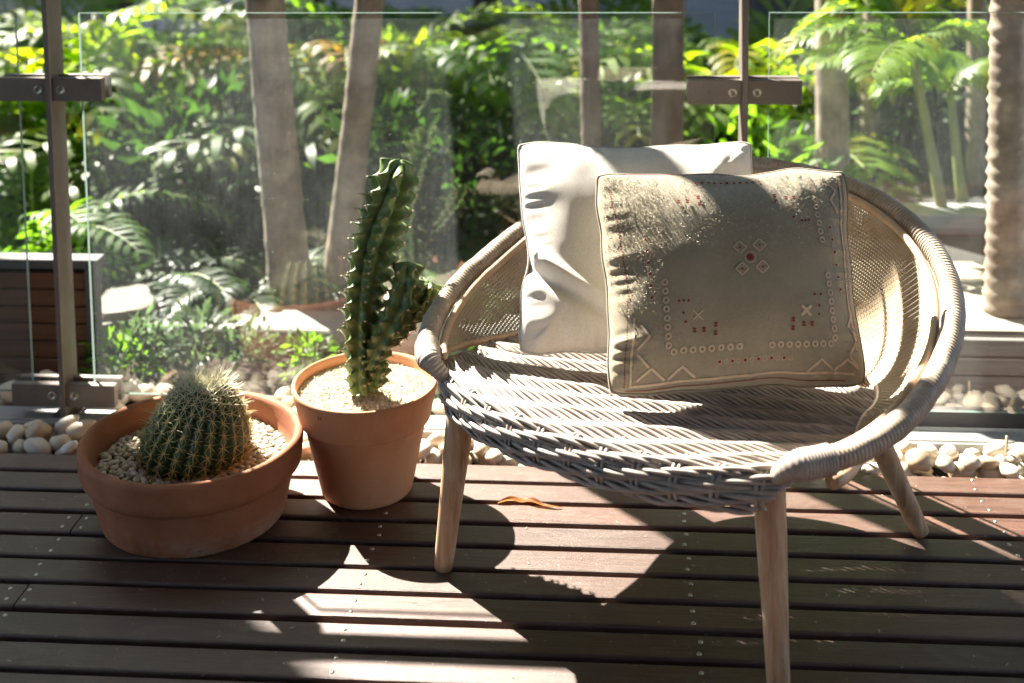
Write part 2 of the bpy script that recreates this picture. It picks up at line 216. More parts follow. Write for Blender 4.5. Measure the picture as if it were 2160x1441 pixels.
# ---------------------------------------------------------------- mesh helpers
class MB:
    def __init__(s): s.v = []; s.f = []; s.uv = None; s.mi = []
    def quad(s, a, b, c, d):
        i = len(s.v); s.v += [a, b, c, d]; s.f.append((i, i+1, i+2, i+3))
    def box(s, x0, x1, y0, y1, z0, z1, bev=0):
        if bev:
            i = len(s.v); b = bev
            xs, ys, zs = (x0, x0+b, x1-b, x1), (y0, y0+b, y1-b, y1), (z0, z0+b, z1-b, z1)
            key = {}
            def P(a, c, e):
                if (a, c, e) not in key: key[(a, c, e)] = len(s.v); s.v.append((xs[a], ys[c], zs[e]))
                return key[(a, c, e)]
            for lo, e in ((0, 0), (1, 3)):
                q = [P(1, 1, e), P(2, 1, e), P(2, 2, e), P(1, 2, e)]; s.f.append(tuple(q[::-1] if e == 0 else q))
                q = [P(e, 1, 1), P(e, 2, 1), P(e, 2, 2), P(e, 1, 2)]; s.f.append(tuple(q[::-1] if e == 0 else q))
                q = [P(1, e, 1), P(2, e, 1), P(2, e, 2), P(1, e, 2)]; s.f.append(tuple(q if e == 0 else q[::-1]))
            for a, c in ((0, 0), (0, 3), (3, 0), (3, 3)):
                pa = 1 if a == 0 else 2; pc = 1 if c == 0 else 2
                flip = (a == 0) != (c == 0)
                def add(q): s.f.append(tuple(q[::-1] if flip else q))
                add([P(pa, c, 1), P(a, pc, 1), P(a, pc, 2), P(pa, c, 2)][::-1])
                add([P(pa, 1, c), P(a, 1, pc), P(a, 2, pc), P(pa, 2, c)])
                add([P(1, pa, c), P(1, a, pc), P(2, a, pc), P(2, pa, c)][::-1])
            for a in (0, 3):
                for c in (0, 3):
                    for e in (0, 3):
                        pa, pc, pe = [1 if q == 0 else 2 for q in (a, c, e)]
                        s.f.append((P(a, pc, pe), P(pa, c, pe), P(pa, pc, e)))
            return
        i = len(s.v); s.v += [(x, y, z) for z in (z0, z1) for y in (y0, y1) for x in (x0, x1)]
        for q in ((0, 2, 3, 1), (4, 5, 7, 6), (0, 1, 5, 4), (2, 6, 7, 3), (0, 4, 6, 2), (1, 3, 7, 5)): s.f.append(tuple(i+a for a in q))
    def tube(s, path, rad, n=8, cap=True, closed=False, fr=None):
        path = [Vector(q) for q in path]; m = len(path); base = len(s.v); prev = None
        for j, q in enumerate(path):
            t = (path[min(j+1, m-1)]-path[max(j-1, 0)]).normalized()
            if prev is None:
                a = Vector((0, 0, 1)) if abs(t.z) < .9 else Vector((1, 0, 0)); x = t.cross(a).normalized()
            else: x = (prev-t*prev.dot(t)).normalized()
            prev = x; y = t.cross(x)
            for i in range(n):
                th = 2*math.pi*i/n; r = rad(j, th) if callable(rad) else (rad[j] if isinstance(rad, (list, tuple)) else rad)
                s.v.append(tuple(q+(x*math.cos(th)+y*math.sin(th))*r))
        for j in range(m-1):
            for i in range(n):
                a = base+j*n+i; b = base+j*n+(i+1) % n; s.f.append((a, b, b+n, a+n))
        if cap:
            s.f.append(tuple(base+i for i in range(n))[::-1]); s.f.append(tuple(base+(m-1)*n+i for i in range(n)))
    def lathe(s, prof, n=48, c=(0, 0, 0), sx=1, sy=1, closed=True):
        base = len(s.v); m = len(prof)
        for r, z in prof:
            for i in range(n): th = 2*math.pi*i/n; s.v.append((c[0]+r*sx*math.cos(th), c[1]+r*sy*math.sin(th), c[2]+z))
        for j in range(m-1):
            for i in range(n):
                a = base+j*n+i; b = base+j*n+(i+1) % n; s.f.append((a, b, b+n, a+n))
        s.f.append(tuple(base+i for i in range(n))[::-1]); s.f.append(tuple(base+(m-1)*n+i for i in range(n)))
    def grid(s, fn, nu, nv, uvs=False, flip=False):
        base = len(s.v)
        for j in range(nv+1):
            for i in range(nu+1): s.v.append(tuple(fn(i/nu, j/nv)))
        for j in range(nv):
            for i in range(nu):
                a = base+j*(nu+1)+i; q = (a, a+1, a+nu+2, a+nu+1); s.f.append(q[::-1] if flip else q)
        return base
    def build(s, name, mat, parent=None, smooth=True, origin=None, **props):
        o = Vector(origin) if origin is not None else (parent.location.copy() if parent is not None and parent.get('_w') else Vector((0, 0, 0)))
        me = bpy.data.meshes.new(name); me.from_pydata([(v[0]-o.x, v[1]-o.y, v[2]-o.z) for v in s.v], [], s.f)
        for mm in (mat if isinstance(mat, (list, tuple)) else [mat]): me.materials.append(mm)
        if s.mi: me.polygons.foreach_set('material_index', s.mi)
        if smooth: me.polygons.foreach_set('use_smooth', [True]*len(me.polygons))
        if s.uv:
            ul = me.uv_layers.new(name='UVMap'); li = [0]*len(me.loops); me.loops.foreach_get('vertex_index', li)
            ul.data.foreach_set('uv', [c for i in li for c in s.uv[i]])
        me.update(); ob = bpy.data.objects.new(name, me); col.objects.link(ob)
        if parent is not None: ob.parent = parent
        if origin is not None and parent is None: ob.location = o
        for a, b in props.items(): ob[a] = b
        return ob
def inst(me, name, loc, parent=None, rot=(0, 0, 0), scale=(1, 1, 1)):
    o = bpy.data.objects.new(name, me); col.objects.link(o)
    o.location = loc; o.rotation_euler = rot; o.scale = scale
    if parent is not None: o.parent = parent
    return o
def thing(name, label, cat, loc=(0, 0, 0), group=None):
    o = bpy.data.objects.new(name, None); col.objects.link(o); o.location = loc; o.empty_display_size = .05
    o['label'] = label; o['category'] = cat; o['_w'] = 1
    if group: o['group'] = group
    return o
def tag(o, label, cat, group=None):
    o['label'] = label; o['category'] = cat
    if group: o['group'] = group
    return o
def root_struct(name, loc=(0, 0, 0)):
    o = bpy.data.objects.new(name, None); col.objects.link(o); o.location = loc; o['kind'] = 'structure'; o['_w'] = 1; return o
def ss(a, b, x):
    t = min(1, max(0, (x-a)/(b-a))); return t*t*(3-2*t)
def catmull(pts, n):
    pts = [Vector(q) for q in pts]; out = []; m = len(pts)-1
    for k in range(n+1):
        x = k/n*m; i = min(int(x), m-1); t = x-i
        p0, p1, p2, p3 = pts[max(i-1, 0)], pts[i], pts[i+1], pts[min(i+2, m)]
        out.append(.5*((2*p1)+(p2-p0)*t+(2*p0-5*p1+4*p2-p3)*t*t+(3*p1-p0-3*p2+p3)*t**3))
    return out

# ================================================================ SETTING
YD, PT, PWID = 2.481, .07884, .0645                  # front edge of the last board, board pitch, board width
def build_ground():
    b = MB(); b.grid(lambda u, v: (-60+120*u, -25+130*v, -.16), 8, 8); b.build('ground', M['soil'], smooth=False, kind='structure')
build_ground()

def build_deck():
    deck = root_struct('deck')
    T = .024
    sec = [(0, -T), (PWID, -T), (PWID, -.004), (PWID-.0012, -.0012), (PWID-.004, 0), (.004, 0), (.0012, -.0012), (0, -.004)]
    def plank(x0, x1, k):
        n = 14; b = MB(); m = len(sec)
        for i in range(n+1):
            x = x0+(x1-x0)*i/n
            for (y, z) in sec:
                wob = .0011*noise.noise(Vector((x*1.1, k*3.7, 1))) if i not in (0, n) else 0
                b.v.append((x, y+wob, z+.0006*noise.noise(Vector((x*.9, k*2.1, 5)))))
        for i in range(n):
            for j in range(m):
                a = i*m+j; c = i*m+(j+1) % m; b.f.append((a, c, c+m, a+m))
        b.f.append(tuple(range(m))); b.f.append(tuple(n*m+j for j in range(m))[::-1])
        b.f = [q[::-1] for q in b.f]
        o = b.build('plank', M['deck'], smooth=False); o.parent = deck; o.location = (0, YD-k*PT+R.uniform(-.0011, .0011), R.uniform(-.0008, .0004)); return o
    sb = MB(); sb.lathe([(.0042, -.002), (.0042, .0002), (.0036, .0011), (.0022, .0017), (.0004, .0019)], 10)
    sm = sb.build('screw_src', M['screw']); sme = sm.data; bpy.data.objects.remove(sm)
    rows = [-1.042, -.435, .158, .765]
    for k in range(0, 36):
        split = k in (3, 6)
        ps = [plank(-3.2, -1.0385, k), plank(-1.0355, 3.2, k)] if split else [plank(-3.2, 3.2, k)]
        if k < 13:
            for ri, x in enumerate(rows):
                for dy in (.016, .048):
                    xs = [x-.020, x+.018] if (split and ri == 0) else [x]
                    for xx in xs:
                        pr = ps[0] if xx < -1.037 else ps[-1]
                        inst(sme, 'screw', (xx+R.uniform(-.005, .005), dy+R.uniform(-.004, .004), 0), pr)
    for i in range(9):
        x = rows[0]-.607*2+.607*i; b = MB(); b.box(x-.022, x+.022, -.4, 2.54, -.15, -.0265); b.build('joist', M['dark_void'], deck, smooth=False)
build_deck()

def pebble_meshes(n, mat):
    out = []
    for q in range(n):
        rr = random.Random(100+q); b = MB(); ns, nr = 10, 7
        for j in range(nr+1):
            ph = math.pi*j/nr
            for i in range(ns):
                th = 2*math.pi*i/ns; d = Vector((math.sin(ph)*math.cos(th), math.sin(ph)*math.sin(th), math.cos(ph)))
                r = 1+.34*noise.noise(d*1.0+Vector((q*5, 0, 0)))+.11*noise.noise(d*2.6+Vector((0, q*3, 0))); d = d*r
                b.v.append((d.x*.5, d.y*.5*rr.uniform(.99, 1.01), d.z*.5))
        for j in range(nr):
            for i in range(ns):
                a = j*ns+i; c = j*ns+(i+1) % ns; b.f.append((a, a+ns, c+ns, c))
        o = b.build('pebble_src', mat); out.append(o.data); bpy.data.objects.remove(o)
    return out
PEB = pebble_meshes(9, M['pebble'])

def scatter_pebbles(parent, x0, x1, y0, y1, zb, n, smin, smax, seed, zh=.03):
    rr = random.Random(seed); done = []
    for _ in range(n*8):
        if len(done) >= n: break
        x, y = rr.uniform(x0, x1), rr.uniform(y0, y1); s = rr.uniform(smin, smax)
        z = zb+s*.28
        hit = [d for d in done if (d[0]-x)**2+(d[1]-y)**2 < (.40*(d[3]+s))**2]
        if hit:
            z = max(d[2]+.36*(d[3]+s)*.62 for d in hit)
            if z > zb+zh: continue
        done.append((x, y, z, s))
        inst(rr.choice(PEB), 'pebble', (x, y, z), parent, (rr.uniform(-.35, .35), rr.uniform(-.35, .35), rr.uniform(0, 6.3)), (s*rr.uniform(.95, 1.3), s*rr.uniform(.75, .95), s*rr.uniform(.58, .76)))

def build_trough():
    t = root_struct('pebble_strip')
    b = MB(); b.grid(lambda u, v: (-3.2+6.4*u, 2.5495+.135*v, -.055), 4, 1); b.build('strip_bed', M['dark_void'], t, smooth=False)
    scatter_pebbles(t, -1.62, 1.34, 2.570, 2.668, -.055, 298, .038, .062, 5, .062)
    rr = random.Random(15); mb = MB()
    for _ in range(420):
        x = rr.uniform(1.36, 3.1)*rr.choice((-1.2, 1)); x = x if x > 0 else min(-1.64, max(-3.1, x)); y = rr.uniform(2.572, 2.666); sz = rr.uniform(.038, .06); me = rr.choice(PEB); o = len(mb.v)
        rot = Matrix.Rotation(rr.uniform(0, 6.3), 3, 'Z') @ Matrix.Rotation(rr.uniform(-.4, .4), 3, 'X'); zc = -.04+rr.random()*.03
        mb.v += [tuple(rot @ Vector((v.co.x*sz*1.15, v.co.y*sz*.85, v.co.z*sz*.66))+Vector((x, y, zc))) for v in me.vertices]; mb.f += [tuple(o+i for i in q.vertices) for q in me.polygons]
    mb.build('pebble_layer', M['pebble'], t, kind='stuff')
    g = root_struct('gravel_bed')
    b = MB(); b.grid(lambda u, v: (-4+8*u, 2.82+.44*v, -.06), 4, 1); b.build('strip_bed', M['soil'], g, smooth=False)
    scatter_pebbles(g, .35, 1.5, 2.83, 2.935, -.06, 70, .035, .06, 8, .06)
    scatter_pebbles(g, -1.5, -.35, 2.83, 2.95, -.06, 60, .035, .06, 9, .05)
build_trough()

# ================================================================ GLASS RAILING
YG = 2.77
def build_railing():
    # channel along the deck edge
    r = thing('base_channel', 'grey metal channel rail along the floor under the glass panels', 'rail', (0, 2.72, -.06))
    b = MB(); b.box(-3.2, 3.2, 2.692, 2.704, -.062, -.004, .0015); b.build('front_lip', M['rail_metal'], r, smooth=False)
    b = MB(); b.box(-3.2, 3.2, 2.7045, 2.80, -.062, -.016, .0015); b.build('channel_base', M['rail_metal'], r, smooth=False)
    b = MB(); b.box(-3.2, 3.2, 2.7048, 2.716, -.0155, -.002, .001); b.build('top_lip', M['rail_metal'], r, smooth=False)
    def pane(x0, x1, label):
        b = MB(); b.box(x0, x1, YG-.005, YG+.005, .036, .946)
        b.mi = [1, 1, 0, 0, 1, 1]
        o = b.build('glass_panel', [M['glass'], M['glass_edge']], smooth=False, origin=((x0+x1)/2, YG, .036)); tag(o, label, 'glass panel', 'glass panels of the railing'); return o
    pane(-2.75, -1.354, 'dusty glass panel cut off by the left edge, beside the brown slatted screen')
    mid = pane(-1.203, .253, 'wide dusty glass panel between the two posts, behind cacti and white cushion')
    pane(.372, 1.95, 'dusty glass panel at the right, behind the right arm of the rattan chair')
    em = MB(); rr = random.Random(3)
    for (px, py, L) in ((405, 414, 10), (407, 418, 12), (438, 412, 9), (440, 417, 12), (540, 414, 24), (537, 418, 40), (640, 420, 8)):
        x = px
        while x < px+L:
            q0 = on_y(x, py, YG-.0052); q1 = on_y(x+rr.uniform(2, 5), py+1.6, YG-.0052); em.quad((q0.x, q0.y, q1.z), (q1.x, q0.y, q1.z), (q1.x, q0.y, q0.z), (q0.x, q0.y, q0.z)); x += rr.uniform(5, 8)
    em.build('etched_mark', M['render'], mid, smooth=False, origin=mid.location, kind='stuff')
    def post(xc, label, side):
        y0, y1 = YG-.038, YG+.038
        p = thing('railing_post', label, 'post', (xc, YG, -.015), 'railing posts with glass clamps')
        b = MB(); b.box(xc-.0065, xc+.0065, y0, y1, -.0155, 1.048, .001); b.build('post_bar', M['bronze'], p, smooth=False)
        b = MB(); b.box(xc-.03, xc+.03, YG-.025, YG+.025, -.0158, -.009, .001); b.build('foot_plate', M['bronze'], p, smooth=False)
        for zc in (.772, .04):
            for s in (-1, 1):
                x0, x1 = sorted((xc+s*.0068, xc+s*.125))
                c = MB(); c.box(x0, x1, YG-.031, YG-.011, zc-.027, zc+.027, .0012); cl = c.build('clamp_plate', M['bronze'], p, smooth=False)
                c = MB(); c.box(x0, x1, YG+.011, YG+.027, zc-.027, zc+.0275, .0012); c.build('clamp_plate', M['bronze'], p, smooth=False)
                c = MB(); c.box(min(xc+s*.0068, xc+s*.05), max(xc+s*.0068, xc+s*.05), YG-.0108, YG+.0108, zc-.024, zc+.015); c.build('spacer', M['black_rubber'], p, smooth=False)
                c = MB(); xs = xc+s*.0265
                pr = [(.0102, .0), (.0098, .0012), (.0085, .0016), (.006, .0004), (.0035, -.0006)]
                n = 20
                for rr_, dz in pr:
                    for i in range(n): a = 2*math.pi*i/n; c.v.append((xs+rr_*math.cos(a), YG-.0312-dz, zc+rr_*math.sin(a)))
                for j in range(len(pr)-1):
                    for i in range(n): a = j*n+i; bb = j*n+(i+1) % n; c.f.append((a, bb, bb+n, a+n))
                scw = c.build('screw_head', M['screw'], cl, origin=p.location)
                c = MB(); c.v = [(xs+.0036*math.cos(2*math.pi*i/12), YG-.0307, zc+.0036*math.sin(2*math.pi*i/12)) for i in range(12)]; c.f = [tuple(range(12))]; c.build('screw_recess_shade', M['black_rubber'], cl, origin=p.location)  # black disc stands in for the shaded screw hole
    post(on_y(92, 0, YG-.038).x, 'bronze flat-bar railing post at the left beside the barrel cactus pot', -1)
    post(on_y(1573.5, 0, YG-.038).x, 'bronze flat-bar railing post behind the white cushion', 1)
    h = MB(); h.box(-3.2, 3.2, YG-.0285, YG+.0285, 1.0485, 1.082, .006)
    o = h.build('handrail', M['bronze'], smooth=False, origin=(0, YG, 1.0485)); tag(o, 'bronze handrail running along the tops of the railing posts', 'handrail')
build_railing()

# ================================================================ POTS AND CACTI
def build_short_pot():
    C = Vector((-.816, 2.325, 0)); SXE, SYE = 1.035, .965
    p = thing('plant_pot', 'wide low weathered terracotta pot holding the barrel cactus', 'pot', C)
    prof = [(.150, 0), (.170, .0), (.174, .006), (.184, .05), (.193, .088), (.1945, .091), (.2, .096), (.207, .104), (.210, .118), (.2125, .15), (.2125, .157), (.209, .1625), (.203, .1635), (.197, .161), (.194, .154), (.190, .13), (.186, .108), (.17, .104), (.02, .104)]
    b = MB(); b.lathe(prof, 96, (0, 0, 0), SXE, SYE)
    for i, v in enumerate(b.v):
        q = Vector(v); a = math.atan2(q.y, q.x); d = .0014*noise.noise(Vector((math.cos(a)*2, math.sin(a)*2, q.z*60)))+.0012*noise.noise(Vector((math.cos(a)*5, math.sin(a)*5, q.z*20)))
        if q.length > .01 and q.z > .002: q.x += d*math.cos(a); q.y += d*math.sin(a)
        b.v[i] = tuple(q+C)
    b.build('pot_body', M['old_terra'], p)
    b = MB(); b.lathe([(.0, .1045), (.08, .1068), (.15, .107), (.1868, .106)], 40, C, SXE, SYE); b.f = b.f[:-2]; b.build('soil_layer', M['dark_void'], p)
    rr = random.Random(21); n = 0; rest = []
    for _ in range(5200):
        a = rr.uniform(0, 2*math.pi); rad = .178*math.sqrt(rr.random()); x, y = rad*math.cos(a)*SXE, rad*math.sin(a)*SYE
        if math.hypot(x, y) < .088: continue
        s = rr.uniform(.010, .019); rest.append((x, y, s))
    rr.shuffle(rest); keep = []
    for x, y, s in rest:
        z = .1075+s*.22
        hit = [d for d in keep if (d[0]-x)**2+(d[1]-y)**2 < (.37*(d[3]+s))**2]
        if hit:
            z = max(d[2] for d in hit)+.0045
            if z > .118 or len(hit) > 3: continue
        keep.append((x, y, z, s))
    keep.sort(key=lambda d: (d[1] > 0.03 and abs(d[0]) < .09, -d[3]-.004*(d[2] > .112)))
    for i, (x, y, z, s) in enumerate(keep[:298]):
        inst(rr.choice(PEB), 'pebble', (x, y, z), p, (rr.uniform(-.4, .4), rr.uniform(-.4, .4), rr.uniform(0, 6.3)), (s*1.25, s*.85, s*.6))
    mb = MB()
    for x, y, z, s in keep[298:]:
        me = PEB[rr.randrange(9)]; o = len(mb.v); rot = Matrix.Rotation(rr.uniform(0, 6.3), 3, 'Z') @ Matrix.Rotation(rr.uniform(-.4, .4), 3, 'X')
        mb.v += [tuple(rot @ Vector((v.co.x*s*1.25, v.co.y*s*.85, v.co.z*s*.6))+Vector((x, y, z))+C) for v in me.vertices]
        mb.f += [tuple(o+i for i in q.vertices) for q in me.polygons]
    if mb.v: mb.build('pebble_layer', M['pebble'], p, kind='stuff')
    # barrel cactus
    B = C+Vector((.0, .004, .106)); c = thing('barrel_cactus', 'round golden barrel cactus with dense yellow and white spines in the low pot', 'cactus', B)
    prof = catmull([(0, .096, 0), (.025, .106, 0), (.06, .104, 0), (.10, .090, 0), (.135, .073, 0), (.16, .055, 0), (.172, .034, 0), (.174, .004, 0)], 60)
    NR = 22
    def surf(i_th, s):                                # angle 0..1, height 0..1 -> point relative to B
        q = prof[0] if s <= 0 else prof[min(60, int(round(s*60)))]
        x = s*60; j = min(int(x), 59); q = prof[j].lerp(prof[j+1], x-j)
        z, r = q.x*.95, q.y; th = 2*math.pi*i_th+.35*s
        rib = abs(math.cos(NR*math.pi*i_th)); amp = .016*min(1, r/.07)*(1-.25*s)
        rr_ = r-amp*(1-rib**.8) + .0012*noise.noise(Vector((math.cos(th)*9, math.sin(th)*9, z*40)))
        off = Vector((.030*(z/.174)**1.1, -.01*(z/.174), 0))
        return Vector((rr_*math.cos(th), rr_*math.sin(th), z))+off
    b = MB(); NA = NR*8
    for j in range(61):
        for i in range(NA): b.v.append(tuple(surf(i/NA, j/60)+B))
    for j in range(60):
        for i in range(NA): a = j*NA+i; d = j*NA+(i+1) % NA; b.f.append((a, d, d+NA, a+NA))
    b.f.append(tuple(60*NA+i for i in range(NA)))
    body = b.build('cactus_body', M['barrel_skin'], c)
    sp = MB(); ar = MB(); rr = random.Random(4)
    for ri in range(NR):
        ph = (ri)/NR
        for k in range(12):
            s = (k+.4+.5*(ri % 2))/12.4
            if s > .99: continue
            P0 = surf(ph, s); e = .004; du = surf(ph+e, s)-surf(ph-e, s); dv = surf(ph, min(1, s+.02))-surf(ph, max(0, s-.02)); nrm = du.cross(dv).normalized()
            if nrm.length < .1: nrm = Vector((0, 0, 1))
            tu = du.normalized(); tv = nrm.cross(tu)
            top = s > .76; ns = 8 if s < .86 else 5; L = (.025 if s < .75 else .032)
            for q in range(ns):
                if q == 0: d = nrm*1.0+tv*-.25; l = L*1.1
                else:
                    a = 2*math.pi*q/(ns-1)+rr.uniform(-.25, .25); d = nrm*rr.uniform(.25, .55)+(tu*math.cos(a)+tv*math.sin(a)); l = L*rr.uniform(.7, 1.05)
                    if top: d += Vector((0, 0, .7))
                d.normalize(); w0 = .0010; x = d.orthogonal().normalized()*w0; y = d.cross(x); o = len(sp.v); base = P0+B
                for t in range(3): sp.v.append(tuple(base+x*math.cos(2.094*t)+y*math.sin(2.094*t)))
                sp.v.append(tuple(base+d*l)); sp.f += [(o, o+1, o+3), (o+1, o+2, o+3), (o+2, o, o+3)]
            if s < .95:
                o = len(ar.v); 
                for a in range(5): ar.v.append(tuple(P0+B+nrm*.0004+(tu*math.cos(a*1.2566)+tv*math.sin(a*1.2566))*.0026))
                ar.v.append(tuple(P0+B+nrm*.0022)); ar.f += [(o+a, o+(a+1) % 5, o+5) for a in range(5)]
    for q in range(80):                              # woolly crown tuft
        a = rr.uniform(0, 6.28); rad = .036*math.sqrt(rr.random()); ctr = surf(0, 1.0); ctr = Vector((.029, -.01, .158+.006*(1-rad/.05)))
        P0 = B+ctr+Vector((rad*math.cos(a), rad*math.sin(a), 0)); d = Vector((math.cos(a)*rad*22+rr.uniform(-.4, .4), math.sin(a)*rad*22+rr.uniform(-.4, .4), 1)).normalized(); l = rr.uniform(.008, .026)
        x = d.orthogonal().normalized()*.0007; y = d.cross(x); o = len(sp.v)
        for t in range(3): sp.v.append(tuple(P0+x*math.cos(2.094*t)+y*math.sin(2.094*t)))
        sp.v.append(tuple(P0+d*l)); sp.f += [(o, o+1, o+3), (o+1, o+2, o+3), (o+2, o, o+3)]
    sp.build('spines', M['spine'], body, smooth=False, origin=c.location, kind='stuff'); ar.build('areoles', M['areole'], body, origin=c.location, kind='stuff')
build_short_pot()

def cactus_stem(mb, sp, path, R0, nrib, seed, wave=.032, taper=None, top=True):
    n = 170; pts = catmull(path, n); NA = nrib*10; rr = random.Random(seed); L = sum((pts[i+1]-pts[i]).length for i in range(n)); base = len(mb.v)
    offs = [rr.random() for _ in range(nrib)]; prev = None; s = 0
    ribinfo = [[] for _ in range(nrib)]
    for j, q in enumerate(pts):
        if j: s += (pts[j]-pts[j-1]).length
        t = (pts[min(j+1, n)]-pts[max(j-1, 0)]).normalized()
        x = t.cross(Vector((0, 1, 0))).normalized() if prev is None else (prev-t*prev.dot(t)).normalized(); prev = x; y = t.cross(x)
        f = s/L; r = R0*(taper(f) if taper else 1)
        end = max(0.0, 1-((f-.93)/.07)**2)**.5 if f > .93 else 1
        end = max(end, .12)
        for i in range(NA):
            u = i/NA*nrib; k = int(round(u)) % nrib; d = abs(u-round(u))*2      # 0 on rib crest, 1 in groove
            ph = s/wave+offs[k]+.8*noise.noise(Vector((k*7, s*7, seed)))
            bumpv = .5+.5*math.cos(2*math.pi*ph); bumpv = bumpv**1.15
            crest = (1-d)**1.15 if d < 1 else 0
            rad = r*end*(.50+.42*crest+.34*crest*crest*(bumpv-.45)) + r*.06*noise.noise(Vector((u*1.3, s*30, seed)))
            tw = .5*noise.noise(Vector((s*5, seed, 0)))+.20*math.sin(2*math.pi*ph)*crest
            th = 2*math.pi*i/NA+tw; mb.v.append(tuple(q+(x*math.cos(th)+y*math.sin(th))*rad+t*(.006*crest*(bumpv-.5))))
            if d < 1e-6: ribinfo[k].append((ph, q+(x*math.cos(th)+y*math.sin(th))*rad, (x*math.cos(th)+y*math.sin(th)), t, f))
    for j in range(n):
        for i in range(NA): a = base+j*NA+i; c = base+j*NA+(i+1) % NA; mb.f.append((a, c, c+NA, a+NA))
    mb.f.append(tuple(base+n*NA+i for i in range(NA))); mb.f.append(tuple(base+i for i in range(NA))[::-1])
    for k in range(nrib):
        last = None
        for ph, P, nrm, t, f in ribinfo[k]:
            c = math.floor(ph+.5)
            if last is not None and c != last:
                pass
            if last is None or math.floor(ph) != last:
                if last is not None:
                    for q in range(7 if f > .9 else 5):
                        d = (nrm*1.0+t*rr.uniform(-.6, 1.0)+nrm.cross(t)*rr.uniform(-.9, .9)).normalized(); l = rr.uniform(.004, .008); w0 = d.orthogonal().normalized()*.0009; y2 = d.cross(w0); o = len(sp.v)
                        for tt in range(3): sp.v.append(tuple(P+w0*math.cos(2.094*tt)+y2*math.sin(2.094*tt)))
                        sp.v.append(tuple(P+d*l)); sp.f += [(o, o+1, o+3), (o+1, o+2, o+3), (o+2, o, o+3)]
                    o = len(sp.v)                     # woolly areole bead
                    for a in range(5): sp.v.append(tuple(P+(t*math.cos(a*1.2566)+nrm.cross(t)*math.sin(a*1.2566))*.0032))
                    sp.v.append(tuple(P+nrm*.0030)); sp.f += [(o+a, o+(a+1) % 5, o+5) for a in range(5)]
                last = math.floor(ph)

